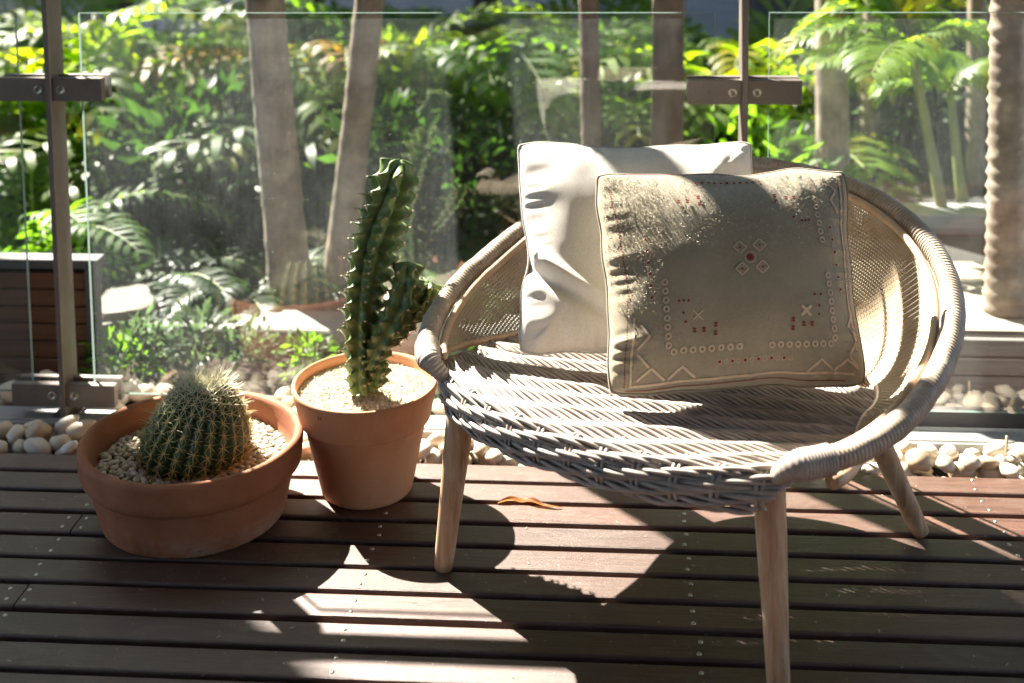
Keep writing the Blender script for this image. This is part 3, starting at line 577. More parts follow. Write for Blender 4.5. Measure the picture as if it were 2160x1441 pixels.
def build_tall_pot():
    C = Vector((-.488, 2.44, 0)); p = thing('plant_pot', 'tall smooth orange terracotta pot holding the tall column cactus', 'pot', C)
    prof = [(.075, 0), (.0905, 0), (.094, .003), (.096, .012), (.1255, .150), (.126, .1525), (.1335, .154), (.1345, .1565), (.148, .216), (.1495, .224), (.1485, .2285), (.146, .2305), (.1425, .2295), (.140, .225), (.138, .216), (.136, .2), (.12, .196), (.02, .196)]
    b = MB(); b.lathe(prof, 96, C); b.build('pot_body', M['new_terra'], p)
    def sand(u, v):
        r = .1368*v; a = 2*math.pi*u; x, y = r*math.cos(a), r*math.sin(a); h = .006*noise.noise(Vector((x*22, y*22, 0)))+.0025*noise.noise(Vector((x*90, y*90, 3)))+.0016*noise.noise(Vector((x*320, y*320, 3)))
        return C+Vector((x, y, .2085+h*(1-v**6)))
    b = MB(); b.grid(sand, 140, 60); b.build('grit_bed', M['grit'], p, kind='stuff')
    rr = random.Random(33); g = MB()
    for _ in range(5200):
        r = .1355*math.sqrt(rr.random()); a = rr.uniform(0, 6.283); x, y = r*math.cos(a), r*math.sin(a); s = rr.uniform(.0012, .0030)*(1.5 if rr.random() < .06 else 1)
        z = .2085+.006*noise.noise(Vector((x*22, y*22, 0)))*(1-(r/.1368)**6)+.0022*noise.noise(Vector((x*90, y*90, 3)))+s*.3; o = len(g.v); P = C+Vector((x, y, z))
        for d in ((1, 0, 0), (-1, 0, 0), (0, 1, 0), (0, -1, 0), (0, 0, .8), (0, 0, -.8)):
            g.v.append(tuple(P+Vector(d)*s*rr.uniform(.6, 1.1)))
        for q in ((0, 2, 4), (2, 1, 4), (1, 3, 4), (3, 0, 4), (2, 0, 5), (1, 2, 5), (3, 1, 5), (0, 3, 5)): g.f.append(tuple(o+i for i in q))
    g.build('grit_grains', M['grit'], p, smooth=False, kind='stuff')
    # small maker's stamp pressed into the collar
    tc = bpy.data.curves.new('stamp_text', 'FONT'); tc.body = '27'; tc.size = .011; to = bpy.data.objects.new('stamp_tmp', tc); col.objects.link(to)
    dg = bpy.context.evaluated_depsgraph_get(); me = bpy.data.meshes.new_from_object(to.evaluated_get(dg)); bpy.data.objects.remove(to)
    a0 = -math.pi/2-.5
    for v in me.vertices:
        x, z = v.co.x, v.co.y; rr_ = .1345+(.148-.1345)*((.205+z-.1565)/.0595)+.0004; a = a0+x/rr_; v.co = Vector((rr_*math.cos(a), rr_*math.sin(a), .205+z))
    me.materials.clear(); me.materials.append(M['black_rubber']); so_ = bpy.data.objects.new('stamp', me); col.objects.link(so_); so_.parent = p
    # column cactus
    B = C+Vector((.0, -.02, .205)); c = thing('column_cactus', 'tall knobbly green column cactus with a side branch in the tall pot', 'cactus', B)
    Y = B.y
    def P(x, y, dy=0): q = on_y(x, y, Y+dy); return q
    main = [P(768, 822), P(764, 760), P(762, 690), P(768, 620), P(784, 540), P(806, 460), P(828, 390), P(845, 338)]
    arm = [P(778, 770, -.012), P(806, 715, -.025), P(836, 665, -.03), P(855, 612, -.028), P(860, 552, -.02)]
    arm2 = [P(828, 712, -.01), P(862, 672, -.012), P(890, 634, -.01), P(908, 594, -.008)]
    sp = MB(); m1 = MB(); cactus_stem(m1, sp, main, .0490, 7, 3, .034, lambda f: .78+.10*ss(0, .3, f)+.20*ss(.3, .72, f)-.16*ss(.78, 1, f)); stem = m1.build('main_stem', M['cactus_skin'], c)
    m2 = MB(); cactus_stem(m2, sp, arm, .034, 6, 9, .032, lambda f: .75+.3*ss(0, .5, f)-.1*ss(.7, 1, f)); m2.build('side_branch', M['cactus_skin'], c)
    m3 = MB(); cactus_stem(m3, sp, arm2, .026, 7, 15, .022, lambda f: .8+.2*ss(0, .7, f)); m3.build('side_branch', M['cactus_skin'], c)
    m4 = MB(); cactus_stem(m4, sp, [P(792, 806, -.01), P(800, 780, -.012), P(803, 762, -.012)], .022, 6, 19, .02); m4.build('basal_knob', M['cactus_skin'], c)
    sp.build('spines', M['areole'], stem, smooth=False, origin=c.location, kind='stuff')
build_tall_pot()

# ================================================================ CHAIR
CX, CY, PSI, CA, CB, ZS, ZT, TT, KK, EE = .1487, 2.2471, -.5293, .4665, .4361, .403, .6322, 2.324, .9498, .8808
cu, su = math.cos(PSI), math.sin(PSI)
def loc2w(u, v, z): return Vector((CX+u*cu-v*su, CY+u*su+v*cu, z))
def sgnpow(x, e): return math.copysign(abs(x)**e, x)
def rim(t): return (CA*sgnpow(math.sin(t), EE), CB*sgnpow(math.cos(t), EE), ZS+(ZT-ZS)*((1+math.cos(t*math.pi/TT))/2)**KK)
def seat_z(v): return .380-.12*max(0, v+.30)
def seat_edge(t):
    u, v, z = rim(t); e = abs(t)/TT; s = .74+.235*ss(.66, 1.0, e)
    vv = v*s if v > 0 else v*(.76+.22*ss(.66, 1, e)); return (u*s, vv, seat_z(vv))
def v_front(u): return -.408+.118*(abs(u)/.36)**2.6

def build_chair():
    ch = thing('rattan_chair', 'wide low rattan lounge chair with woven seat and tan wooden legs', 'chair', (CX, CY, 0))
    # rim: wound tube
    NT_ = 1500; ts = [-TT+2*TT*i/NT_ for i in range(NT_+1)]
    pts = [loc2w(*rim(t)) for t in ts]
    def tail(sg):
        p0 = pts[-1] if sg > 0 else pts[0]; d0 = (pts[-1]-pts[-6] if sg > 0 else pts[0]-pts[5]).normalized(); u3 = sg*.275
        p3 = loc2w(u3, v_front(u3)+.035, .352); p1 = p0+d0*.035; p2 = p3+(loc2w(sg*.345, v_front(.345)+.018, .368)-p3).normalized()*.05
        return [p0*(1-k)**3+p1*3*k*(1-k)**2+p2*3*k*k*(1-k)+p3*k**3 for k in [i/60 for i in range(1, 61)]]
    pts = tail(-1)[::-1]+pts+tail(1); NT_ = len(pts)-1
    # carry the rim ends down round the corners into the apron
    acc = [0]
    for i in range(NT_): acc.append(acc[-1]+(pts[i+1]-pts[i]).length)
    b = MB()
    def rr_(j, th):
        s = acc[j]/.0074+.5*noise.noise(Vector((acc[j]*40, 3, 0)))*.6+th/(2*math.pi)+.25*noise.noise(Vector((acc[j]*14, 0, 0))); e = min(1, min(acc[j], acc[-1]-acc[j])/.10)
        return (.0168+.0034*abs(math.sin(math.pi*s))**.6+.0016*noise.noise(Vector((acc[j]*30, th, 2))))*(.40+.60*e)
    b.tube(pts, rr_, 16); b.build('rim_binding', M['binding'], ch)
    # thicker lashings at the two front corners
    for sgn in (0, 1):
        seg = pts[28:98] if sgn == 0 else pts[-98:-28]
        a2 = [0]
        for i in range(69): a2.append(a2[-1]+(seg[i+1]-seg[i]).length)
        q = MB(); q.tube(seg, (lambda j, th, s_=sgn: (.0226+.0020*abs(math.sin(math.pi*a2[j]/.0052)))*(.55+.42*ss(0, 36, j if s_ == 0 else 69-j))), 16); q.build('corner_lashing', M['seat_rattan'], ch)
    def inner(t, d=.024, dz=-.010):
        u, v, z = rim(t); l = math.hypot(u, v); return Vector((u*(1-d/l), v*(1-d/l), z+dz))
    b = MB(); n = 220; b.tube([loc2w(*inner(-TT*.985+2*TT*.985*i/n, .030, -.006)) for i in range(n+1)], .0075, 8); b.build('rim_pole', M['pole'], ch)
    b = MB(); b.tube([loc2w(*(Vector(seat_edge(-TT*.985+2*TT*.985*i/n))+Vector((0, 0, .006)))) for i in range(n+1)], .0068, 8); b.build('seat_pole', M['pole'], ch)
    # cane webbing shell
    P = .0070; N = int(acc[-1]*.92/P)
    def shell(t, f):
        A = inner(t, .026, -.012); S = Vector(seat_edge(t))+Vector((0, 0, .012)); Cc = Vector((A.x*.72+S.x*.28, A.y*.72+S.y*.28, S.z+.22*(A.z-S.z)))
        return A*(1-f)**2+Cc*2*f*(1-f)+S*f*f
    cols = []
    for i in range(N+1):
        t = -TT*.985+2*TT*.985*i/N; pl = [shell(t, k/24) for k in range(25)]; a = [0]
        for k in range(24): a.append(a[-1]+(pl[k+1]-pl[k]).length)
        cols.append((t, pl, a))
    def at(i, d):
        t, pl, a = cols[max(0, min(N, i))]
        if d >= a[-1]: return pl[-1]
        for k in range(24):
            if a[k+1] >= d: return pl[k].lerp(pl[k+1], (d-a[k])/max(1e-9, a[k+1]-a[k]))
        return pl[-1]
    JM = int(max(c[2][-1] for c in cols)/P)+1
    Pt = {}; Nm = {}
    for i in range(N+1):
        for j in range(JM+1):
            if j*P <= cols[i][2][-1]+P: Pt[i, j] = at(i, j*P)
    for (i, j), q in Pt.items():
        a = Pt.get((i+1, j), q)-Pt.get((i-1, j), q); c = Pt.get((i, j+1), q)-Pt.get((i, j-1), q); nn = a.cross(c); Nm[i, j] = nn.normalized() if nn.length > 1e-12 else Vector((0, 0, 1))
    b = MB()
    def ribbon(keys, wid, along, sgn):
        prev = None
        for n_, kx in enumerate(keys):
            q = Pt[kx]; nn = Nm[kx]; i, j = kx
            tn = (Pt.get((i+1, j), q)-Pt.get((i-1, j), q)) if along == 'h' else (Pt.get((i, j+1), q)-Pt.get((i, j-1), q))
            if tn.length < 1e-9: prev = None; continue
            sd_ = nn.cross(tn).normalized()*wid; off = nn*(.0016*(1 if (i+j) % 2 else -1)*sgn); o = len(b.v)
            b.v += [tuple(loc2w(*(q+off+sd_))), tuple(loc2w(*(q+off-sd_)))]
            if prev is not None: b.f.append((prev, prev+1, o+1, o))
            prev = o
    for j in range(JM+1):
        run = []
        for i in range(N+1):
            if (i, j) in Pt and j*P <= cols[i][2][-1]: run.append((i, j))
            else:
                if len(run) > 1: ribbon(run, .0023, 'h', 1)
                run = []
        if len(run) > 1: ribbon(run, .0023, 'h', 1)
    for i in range(N+1):
        run = [(i, j) for j in range(JM+1) if (i, j) in Pt]
        if len(run) > 1: ribbon(run, .0021, 'v', -1)
    b.build('cane_webbing', M['cane'], ch, kind='stuff')
    # woven seat: strands running side to side over paired stakes, rolling down over the front
    lut = []
    for i in range(401):
        t = TT*i/400; u, v, z = seat_edge(t); lut.append((v, abs(u)))
    VB = lut[0][0]
    def umax(v):
        best = .02
        for k in range(400):
            v0, v1 = lut[k][0], lut[k+1][0]
            if (v0-v)*(v1-v) <= 0: best = max(best, lut[k][1]+(lut[k+1][1]-lut[k][1])*((v-v0)/(v1-v0) if v1 != v0 else 0))
        if v <= lut[-1][0]: best = lut[-1][1]
        return best
    RS, ROLL_R = .0075, .027
    def prof_pt(u, d):
        """d>0: distance back from the front crease on the seat; d<0: round the front roll and under. -> (v,z,nv,nz)"""
        vf = v_front(u)+ROLL_R; zf = .380
        if d >= 0:
            vb = VB*(1-.55*(abs(u)/.36)**2)
            v = vf+(vb-vf)*min(1, d/.56); sag = -.010*math.sin(math.pi*min(1, d/.56))*(1-(u/.4)**2)
            return v, seat_z(v)+sag, .10, .995
        a = -d/ROLL_R
        if a < 2.25: return vf-ROLL_R*math.sin(a), zf-ROLL_R+ROLL_R*math.cos(a)-.012*ss(.3, 2.2, a), -math.sin(a), math.cos(a)
        e = (a-2.25)*ROLL_R; return vf-ROLL_R*math.sin(2.25)+e*.95, zf-ROLL_R+ROLL_R*math.cos(2.25)-.012-e*.25, -.3, -.95
    rows = [(-.066+i*.0051) for i in range(14)]+[i*RS for i in range(1, 75)]
    PER = .118
    def weft(row, d):
        um = .36
        if d >= 0:
            v0 = prof_pt(.0, d)[0]
            # widest u whose point is still inside the seat outline
            um = .02
            for q in range(60):
                uu = .02+.34*q/59
                if umax(prof_pt(uu, d)[0]) >= uu: um = uu
        else: um = .352-.085*(min(1, -d/.074))**1.4
        path = []; n = max(10, int(2*um/.0058))
        for i in range(n+1):
            u = -um+2*um*i/n; v, z, nv, nz = prof_pt(u, d)
            wob = .25*noise.noise(Vector((u*3, row*.21, 1)))
            ph = u/PER-row*(.12 if d >= 0 else .29)+wob*.35
            x = ph-math.floor(ph); h = .0044*math.cos(2*math.pi*x)
            if d < 0: h *= 1.15
            jit = .0008*noise.noise(Vector((u*20, row*1.7, 4)))
            path.append(loc2w(u, v+nv*(h+jit)+(.0042*math.sin(2*math.pi*x) if d >= 0 else 0)+.0012*noise.noise(Vector((u*9, row*.9, 7))), z+nz*(h+jit)))
        return path
    for r_, d in enumerate(rows):
        mb = MB(); rad = (.0040 if d < 0 else .0043)*R.uniform(.84, 1.12); mb.tube(weft(r_, d), rad, 6); mb.build('weft_strand', M['seat_rattan'], ch)
    # lower strand layer, added to stop sunlight leaking through the seat
    ul = MB()
    for r_ in range(86):
        d = -.07+r_*.0074; um = .345-.08*min(1, max(0, -d)/.074)**1.4
        if d >= 0:
            um = .02
            for q in range(40):
                uu = .02+.33*q/39
                if umax(prof_pt(uu, d)[0]) >= uu: um = uu
        n = max(6, int(2*um/.014)); pth = []
        for i in range(n+1):
            u = -um+2*um*i/n; v, z, nv, nz = prof_pt(u, d); o_ = -.0085+.001*math.sin(u*70+r_*2); pth.append(loc2w(u, v+nv*o_, z+nz*o_))
        ul.tube(pth, .0044, 6)
    ul.build('under_weave', M['seat_rattan'], ch, kind='stuff')
    # paired stakes
    for k in range(-6, 7):
        for e in (-.0042, .0042):
            u = k*PER/2+e
            if abs(u) > .315: continue
            path = []
            for i in range(40):
                d = .45-.55*i/39 if i < 26 else (.45-.55*26/39)+((-.070)-(.45-.55*26/39))*(i-26)/13
                v, z, nv, nz = prof_pt(u, d)
                if d > 0 and umax(v) < abs(u)+.004: continue
                so_ = -.0045 if d > .01 else .0006; path.append(loc2w(u, v+nv*so_, z+nz*so_))
            if len(path) > 3: mb = MB(); mb.tube(path, .0034, 6); mb.build('stake', M['seat_rattan'], ch)
    # seat deck frame below the weave
    fr = MB(); n = 80; fr.tube([loc2w(-.27+.54*i/n, v_front(-.27+.54*i/n)+.055, .332) for i in range(n+1)], .012, 8); fr.build('front_frame', M['pole'], ch)
    fr = MB(); fr.tube([loc2w(*(Vector(seat_edge(-TT*.93+2*TT*.93*i/n))+Vector((0, 0, -.02)))) for i in range(n+1)], .012, 8); fr.build('seat_frame', M['pole'], ch)
    def leg(foot, top, r0, r1):
        f, t = Vector(foot), Vector(top); ax = (t-f).normalized(); pth = [f+(t-f)*i/14 for i in range(15)]
        b = MB(); b.tube(pth, lambda j, th: (r0+(r1-r0)*ss(0, 1, j/14))*(1-.10*(j == 0)), 20)
        for i, v in enumerate(b.v):
            if v[2] < .0: b.v[i] = (v[0], v[1], .0002)
        b.build('leg', M['leg_wood'], ch)
    leg((-.293, 2.155, .005), (-.250, 2.135, .345), .0185, .0255)
    leg((.272, 1.845, .005), (.258, 1.882, .345), .0185, .0255)
    leg((.606, 2.318, .005), (.457, 2.285, .335), .0185, .0245)
    leg((.035, 2.522, .005), (.075, 2.44, .335), .0185, .0245)
build_chair()

# ================================================================ CUSHIONS
def bil(c, s, t):                                       # corners TL TR BR BL, s right, t down
    return (c[0]*(1-s)+c[1]*s)*(1-t)+(c[3]*(1-s)+c[2]*s)*t
def inv_bil(q, x, y):
    s = t = .5
    for _ in range(30):
        px = (q[0][0]*(1-s)+q[1][0]*s)*(1-t)+(q[3][0]*(1-s)+q[2][0]*s)*t-x; py = (q[0][1]*(1-s)+q[1][1]*s)*(1-t)+(q[3][1]*(1-s)+q[2][1]*s)*t-y
        ds = ((q[1][0]-q[0][0])*(1-t)+(q[2][0]-q[3][0])*t, (q[1][1]-q[0][1])*(1-t)+(q[2][1]-q[3][1])*t); dt = ((q[3][0]-q[0][0])*(1-s)+(q[2][0]-q[1][0])*s, (q[3][1]-q[0][1])*(1-s)+(q[2][1]-q[1][1])*s)
        D = ds[0]*dt[1]-ds[1]*dt[0]; s -= (px*dt[1]-py*dt[0])/D; t -= (ds[0]*py-ds[1]*px)/D
    return s, t
def cushion(name, label, corners, thick, pinch, mat, wr, seed, folds=()):
    c = [Vector(q) for q in corners]; nrm = (c[1]-c[0]).cross(c[3]-c[0]).normalized()
    if nrm.y > 0: nrm = -nrm
    U = (c[1]-c[0]).normalized(); V = (c[3]-c[0]).normalized()
    def edge(s, t):
        a, b = 2*s-1, 2*t-1
        # sides draw in between the corners
        ip = pinch
        q = bil(c, s, t); q = q-U*(a*ip*(1-b*b)*abs(a)**2)-V*(b*ip*.8*(1-a*a)*abs(b)**2)
        q -= (U*a+V*b)*.011*abs(a)**7*abs(b)**7
        q += U*(.011*noise.noise(Vector((b*2.6, seed, a)))*abs(a)**4*(1-b**6))+V*(.010*noise.noise(Vector((a*2.6, seed+9, b)))*abs(b)**4*(1-a**6))
        return q
    def puff(s, t):
        a, b = 2*s-1, 2*t-1
        return (max(0, 1-abs(a)**2.6)*max(0, 1-abs(b)**2.6))**.62
    def wrinkle(s, t, side):
        a, b = 2*s-1, 2*t-1; h = 0
        for (ca, cb) in ((-1, -1), (1, -1), (1, 1), (-1, 1)):
            da, db = a-ca, b-cb; r = math.hypot(da, db); th = math.atan2(db, da)
            h += .22*math.sin(th*6+3*noise.noise(Vector((r*2, ca, cb+seed))))*math.exp(-((r-.30)/.34)**2)*ss(.05, .3, r)
        e = max(abs(a), abs(b)); al = a if abs(b) > abs(a) else b
        h += .42*math.sin(al*13+5*noise.noise(Vector((al*2, seed, 2))))*ss(.55, .85, e)*(1-ss(.93, 1, e))
        h += 1.0*noise.noise(Vector((a*1.7+seed, b*1.7, side)))+.30*noise.noise(Vector((a*3+seed, b*3, side+3)))
        pk = math.sin(al*52+6*noise.noise(Vector((al*3, seed, 5))))*ss(.72, .93, e)*(1-ss(.96, 1, e))*(.5+noise.noise(Vector((al*2.3, seed+4, e))))
        return h*wr*(1-ss(.96, 1, e))+pk*.0042
    def front(s, t):
        h = thick*puff(s, t)+wrinkle(s, t, 1)*puff(s, t)**.5
        for (s0, t0, s1, t1, wd, dp) in folds:
            dx, dy = s1-s0, t1-t0; L2 = dx*dx+dy*dy; k = max(0, min(1, ((s-s0)*dx+(t-t0)*dy)/L2)); dd = ((s-s0)*dy-(t-t0)*dx)/math.sqrt(L2); dist = math.hypot(s-s0-k*dx, t-t0-k*dy)
            h -= dp*math.exp(-(dist/wd)**2)*(1-.7*k); 
            if 0 < k < 1: h += dp*.8*math.exp(-((dd-1.8*wd)/wd)**2)*(1-.8*k)
        return edge(s, t)+nrm*h
    def back(s, t): return edge(s, t)-nrm*(thick*1.05*puff(s, t)+wrinkle(s, t, 8)*.6*puff(s, t)**.5)
    base = bil(c, .5, 1.0)
    root = thing(name, label, 'cushion', base)
    n = 110; b = MB(); b.uv = []
    warp = lambda x: .5-.5*math.cos(math.pi*x)*(.55)+(x-.5)*.45 if False else x
    b.grid(front, n, n, flip=True); b.uv += [(i/n, j/n) for j in range(n+1) for i in range(n+1)]
    b.grid(back, n, n); b.uv += [(i/n, j/n) for j in range(n+1) for i in range(n+1)]
    ob = b.build('cover', mat, root)
    # seam cord round the edge
    loop = [edge(i/60, 0) for i in range(60)]+[edge(1, i/60) for i in range(60)]+[edge(1-i/60, 1) for i in range(60)]+[edge(0, 1-i/60) for i in range(61)]
    b = MB(); b.tube(loop, .0024, 6); b.uv = [(i*.01, 0) for i in range(len(b.v))]; b.build('seam', mat, ob, origin=root.location)
    return root, front, nrm, ob

FC = [on_y(1247, 362, 2.235), on_y(1787, 352, 2.30), on_z(1836, 818, .383), on_z(1278, 842, .394)]
BC = [on_y(1084, 296, 2.43), on_y(1594, 294, 2.46), Vector((.30, 2.20, .378)), on_z(1088, 752, .383)]
cushion('scatter_cushion', 'plain white linen cushion leaning behind the patterned one', BC, .062, .020, M['white_linen'], .0085, 3.3, ((.0, .60, .42, .86, .030, .022),))
fr_root, fr_front, fr_n, fr_cover = cushion('scatter_cushion', 'sage green cushion with red and cream embroidery at the front of the chair', FC, .076, .014, M['sage_kilim'], .0065, 8.1)

def embroider():
    Q = [(445, 230), (1740, 200), (1855, 1320), (515, 1370)]
    def st(x, y): return inv_bil(Q, x, y)
    def sp(x, y, off=.0016):
        s, t = st(x, y); s = min(.995, max(.005, s)); t = min(.995, max(.005, t)); e = .004
        q = fr_front(s, t); a = fr_front(min(1, s+e), t)-fr_front(max(0, s-e), t); b = fr_front(s, min(1, t+e))-fr_front(s, max(0, t-e)); n = a.cross(b).normalized()
        if n.dot(fr_n) < 0: n = -n
        return q+n*off
    cr, rd = MB(), MB()
    def strip(mb, pts, w):
        fine = []
        for (x0, y0), (x1, y1) in zip(pts[:-1], pts[1:]):
            k = max(1, int(math.hypot(x1-x0, y1-y0)/8))
            for i in range(k): fine.append((x0+(x1-x0)*i/k, y0+(y1-y0)*i/k))
        fine.append(pts[-1]); prev = None
        for i, (x, y) in enumerate(fine):
            xa, ya = fine[max(0, i-1)]; xb, yb = fine[min(len(fine)-1, i+1)]; L = math.hypot(xb-xa, yb-ya) or 1; nx, ny = -(yb-ya)/L*w/2, (xb-xa)/L*w/2
            o = len(mb.v); mb.v += [tuple(sp(x+nx, y+ny)), tuple(sp(x-nx, y-ny))]
            if prev is not None: mb.f.append((prev, prev+1, o+1, o))
            prev = o
    def poly(mb, x, y, r, n, rot=0, off=.0019, ry=None):
        o = len(mb.v); mb.v += [tuple(sp(x+r*math.cos(rot+6.2832*i/n), y+(ry or r)*math.sin(rot+6.2832*i/n), off)) for i in range(n)]; mb.f.append(tuple(range(o, o+n)))
    def ring(mb, x, y, r, w, n=8):
        o = len(mb.v)
        for i in range(n):
            a = 6.2832*i/n+.39; mb.v += [tuple(sp(x+r*math.cos(a), y+r*math.sin(a))), tuple(sp(x+(r-w)*math.cos(a), y+(r-w)*math.sin(a)))]
        for i in range(n): a = o+2*i; b = o+2*((i+1) % n); mb.f.append((a, a+1, b+1, b))
    def line(p0, p1, n): return [(p0[0]+(p1[0]-p0[0])*i/(n-1), p0[1]+(p1[1]-p0[1])*i/(n-1)) for i in range(n)]
    rings = line((775, 850), (800, 1150), 8)+[(828, 1180)]+line((875, 1173), (1150, 1160), 7)+line((1310, 1155), (1622, 1132), 8)+[(1645, 1103)]+line((1640, 1062), (1608, 805), 7)+line((1530, 322), (1578, 630), 8)+[(750, 625), (755, 665), (752, 585)]
    for x, y in rings: ring(cr, x, y, 17, 8)
    for p0, p1, n in (((1055, 1230), (1410, 1212), 12), ((1630, 560), (1685, 870), 11), ((680, 635), (712, 920), 11)):
        for i, (x, y) in enumerate(line(p0, p1, n)):
            ring(cr, x, y, 15, 4, 4)
            if i % 2 == 0: poly(rd, x, y, 9, 4, .785)
    for x, y in line((945, 316), (1260, 300), 11): poly(rd, x, y, 9, 4, .785)
    Z = [[(655, 1310), (725, 1255), (795, 1308)], [(810, 1305), (875, 1248), (945, 1297)], [(712, 1250), (650, 1185)], [(650, 1165), (705, 1105), (655, 1045)], [(1508, 1268), (1575, 1208), (1640, 1252)], [(1650, 1255), (1720, 1200), (1795, 1245)], [(1735, 1185), (1790, 1235)], [(1735, 1180), (1785, 1105), (1730, 1040), (1762, 980)], [(1685, 475), (1635, 405), (1668, 345), (1605, 290), (1650, 240)]]
    for z in Z: strip(cr, z, 12)
    strip(cr, [(625, 1010), (622, 1335), (900, 1312), (1300, 1288), (1600, 1268), (1765, 1268)], 11); strip(cr, [(1690, 235), (1715, 600), (1735, 900), (1785, 1150)], 9)
    def dashes(pts, w=6):
        for (x0, y0), (x1, y1) in zip(pts[:-1], pts[1:]):
            k = int(math.hypot(x1-x0, y1-y0)/14)
            for i in range(k): a, b = i/k, (i+.6)/k; strip(rd, [(x0+(x1-x0)*a, y0+(y1-y0)*a), (x0+(x1-x0)*b, y0+(y1-y0)*b)], w)
    dashes([(515, 340), (560, 650), (590, 900), (592, 1345)]); dashes([(600, 1355), (1250, 1312), (1730, 1300)]); dashes([(620, 240), (1130, 243)], 4); dashes([(1705, 230), (1730, 600), (1752, 900), (1800, 1150)], 5)
    for x, y in ((1145, 683), (1240, 672), (1155, 790), (1255, 780)):
        for a, b in (((-32, 0), (0, -31)), ((0, -31), (32, 0)), ((32, 0), (0, 31)), ((0, 31), (-32, 0))): strip(cr, [(x+a[0], y+a[1]), (x+b[0], y+b[1])], 7)
        poly(rd, x, y, 5, 4); ring(cr, x, y, 19, 4, 4)
    ring(cr, 1195, 733, 30, 5, 8); poly(rd, 1195, 733, 16, 6)
    for cx, cy, w in ((1480, 985, 15), (940, 1010, 6), (1415, 465, 7)):
        strip(cr, [(cx-26, cy-24), (cx+26, cy+24)], w); strip(cr, [(cx+26, cy-24), (cx-26, cy+24)], w)
    for x, y in ((1412, 1030), (1412, 1070), (1468, 1048), (1512, 1045), (925, 1080), (970, 1078), (1028, 1055), (1028, 1095), (852, 437), (897, 435), (950, 412), (955, 450), (1328, 398), (1335, 432), (1388, 410), (1430, 408)):
        poly(rd, x, y-6, 10, 6, 0, .0019, 6); poly(rd, x, y+6, 10, 6, 0, .0019, 6)
    for x, y in ((1465, 536), (1485, 534), (1505, 531), (845, 941), (868, 940), (892, 940), (868, 998), (880, 1040), (1525, 905), (1560, 903), (1550, 957), (1550, 998), (1420, 520)): poly(rd, x, y, 8, 4)
    cr.build('cream_embroidery', M['cream_thread'], fr_cover, origin=fr_root.location, smooth=False, kind='stuff'); rd.build('red_embroidery', M['red_thread'], fr_cover, origin=fr_root.location, smooth=False, kind='stuff')
    # loose wool pile on the upper face
    rr = random.Random(12); fz = MB()
    for _ in range(5600):
        x, y = rr.uniform(470, 1700), 250+rr.random()**1.5*420
        if x < 760: y = rr.uniform(250, 1000)
        if rr.random() < .3: x = rr.uniform(480, 760)
        P0 = sp(x, y, .0002); d = (fr_n*rr.uniform(.5, 1)+Vector((rr.uniform(-1, 1), rr.uniform(-.6, .6), rr.uniform(-.7, .9)))).normalized(); l = rr.uniform(.002, .0055); sd_ = d.orthogonal().normalized()*.00022
        bend = Vector((rr.uniform(-1, 1), rr.uniform(-1, 1), rr.uniform(-1, 1)))*.0015; o = len(fz.v)
        fz.v += [tuple(P0-sd_), tuple(P0+sd_), tuple(P0+d*l*.6+bend+sd_), tuple(P0+d*l*.6+bend-sd_), tuple(P0+d*l+bend*2.2)]; fz.f += [(o, o+1, o+2, o+3), (o+3, o+2, o+4)]
    fz.build('wool_pile', M['fuzz'], fr_cover, origin=fr_root.location, smooth=False, kind='stuff')
embroider()

#BACKGROUND
# ================================================================ BEYOND THE GLASS
def build_grounds():
    def bed(u, v):
        x, y = -5+10*u, 3.36+1.75*v; return (x, y, -.05+.03*noise.noise(Vector((x*2, y*2, 0)))-.02)
    b = MB(); b.grid(bed, 80, 16); b.build('garden_bed', M['soil'], kind='structure')
    b = MB(); b.grid(lambda u, v: (-9+9.6*u, 5.3+1.95*v, -.10), 2, 2); b.build('pool_water', M['pool'], smooth=False, kind='structure')
    b = MB(); b.box(-9, .6, 7.251, 7.5, -.155, -.03); b.box(.601, .9, 5.1, 7.5, -.155, -.03); b.build('pool_coping', M['pale_stone'], smooth=False, kind='structure')
    b = MB(); b.box(-9, .598, 5.12, 5.298, -.155, -.045); b.build('pool_edge', M['concrete'], smooth=False, kind='structure')
    b = MB(); b.grid(lambda u, v: (-30+60*u, 7.51+20*v, -.09), 4, 4); b.build('far_terrace', M['concrete'], smooth=False, kind='structure')
    b = MB(); b.grid(lambda u, v: (.56+4.4*u, 2.985+2.8*v, .133), 4, 4); b.build('garden_path', M['path'], smooth=False, kind='structure')  # ground with the shade put into its colour
    b = MB(); b.grid(lambda u, v: (.57+2.6*u, 2.99+.5*v, .1372), 2, 2); b.build('sunlit_strip', M['paving'], smooth=False, kind='structure')  # pale sheet over the path, its colour standing in for sunlight
build_grounds()

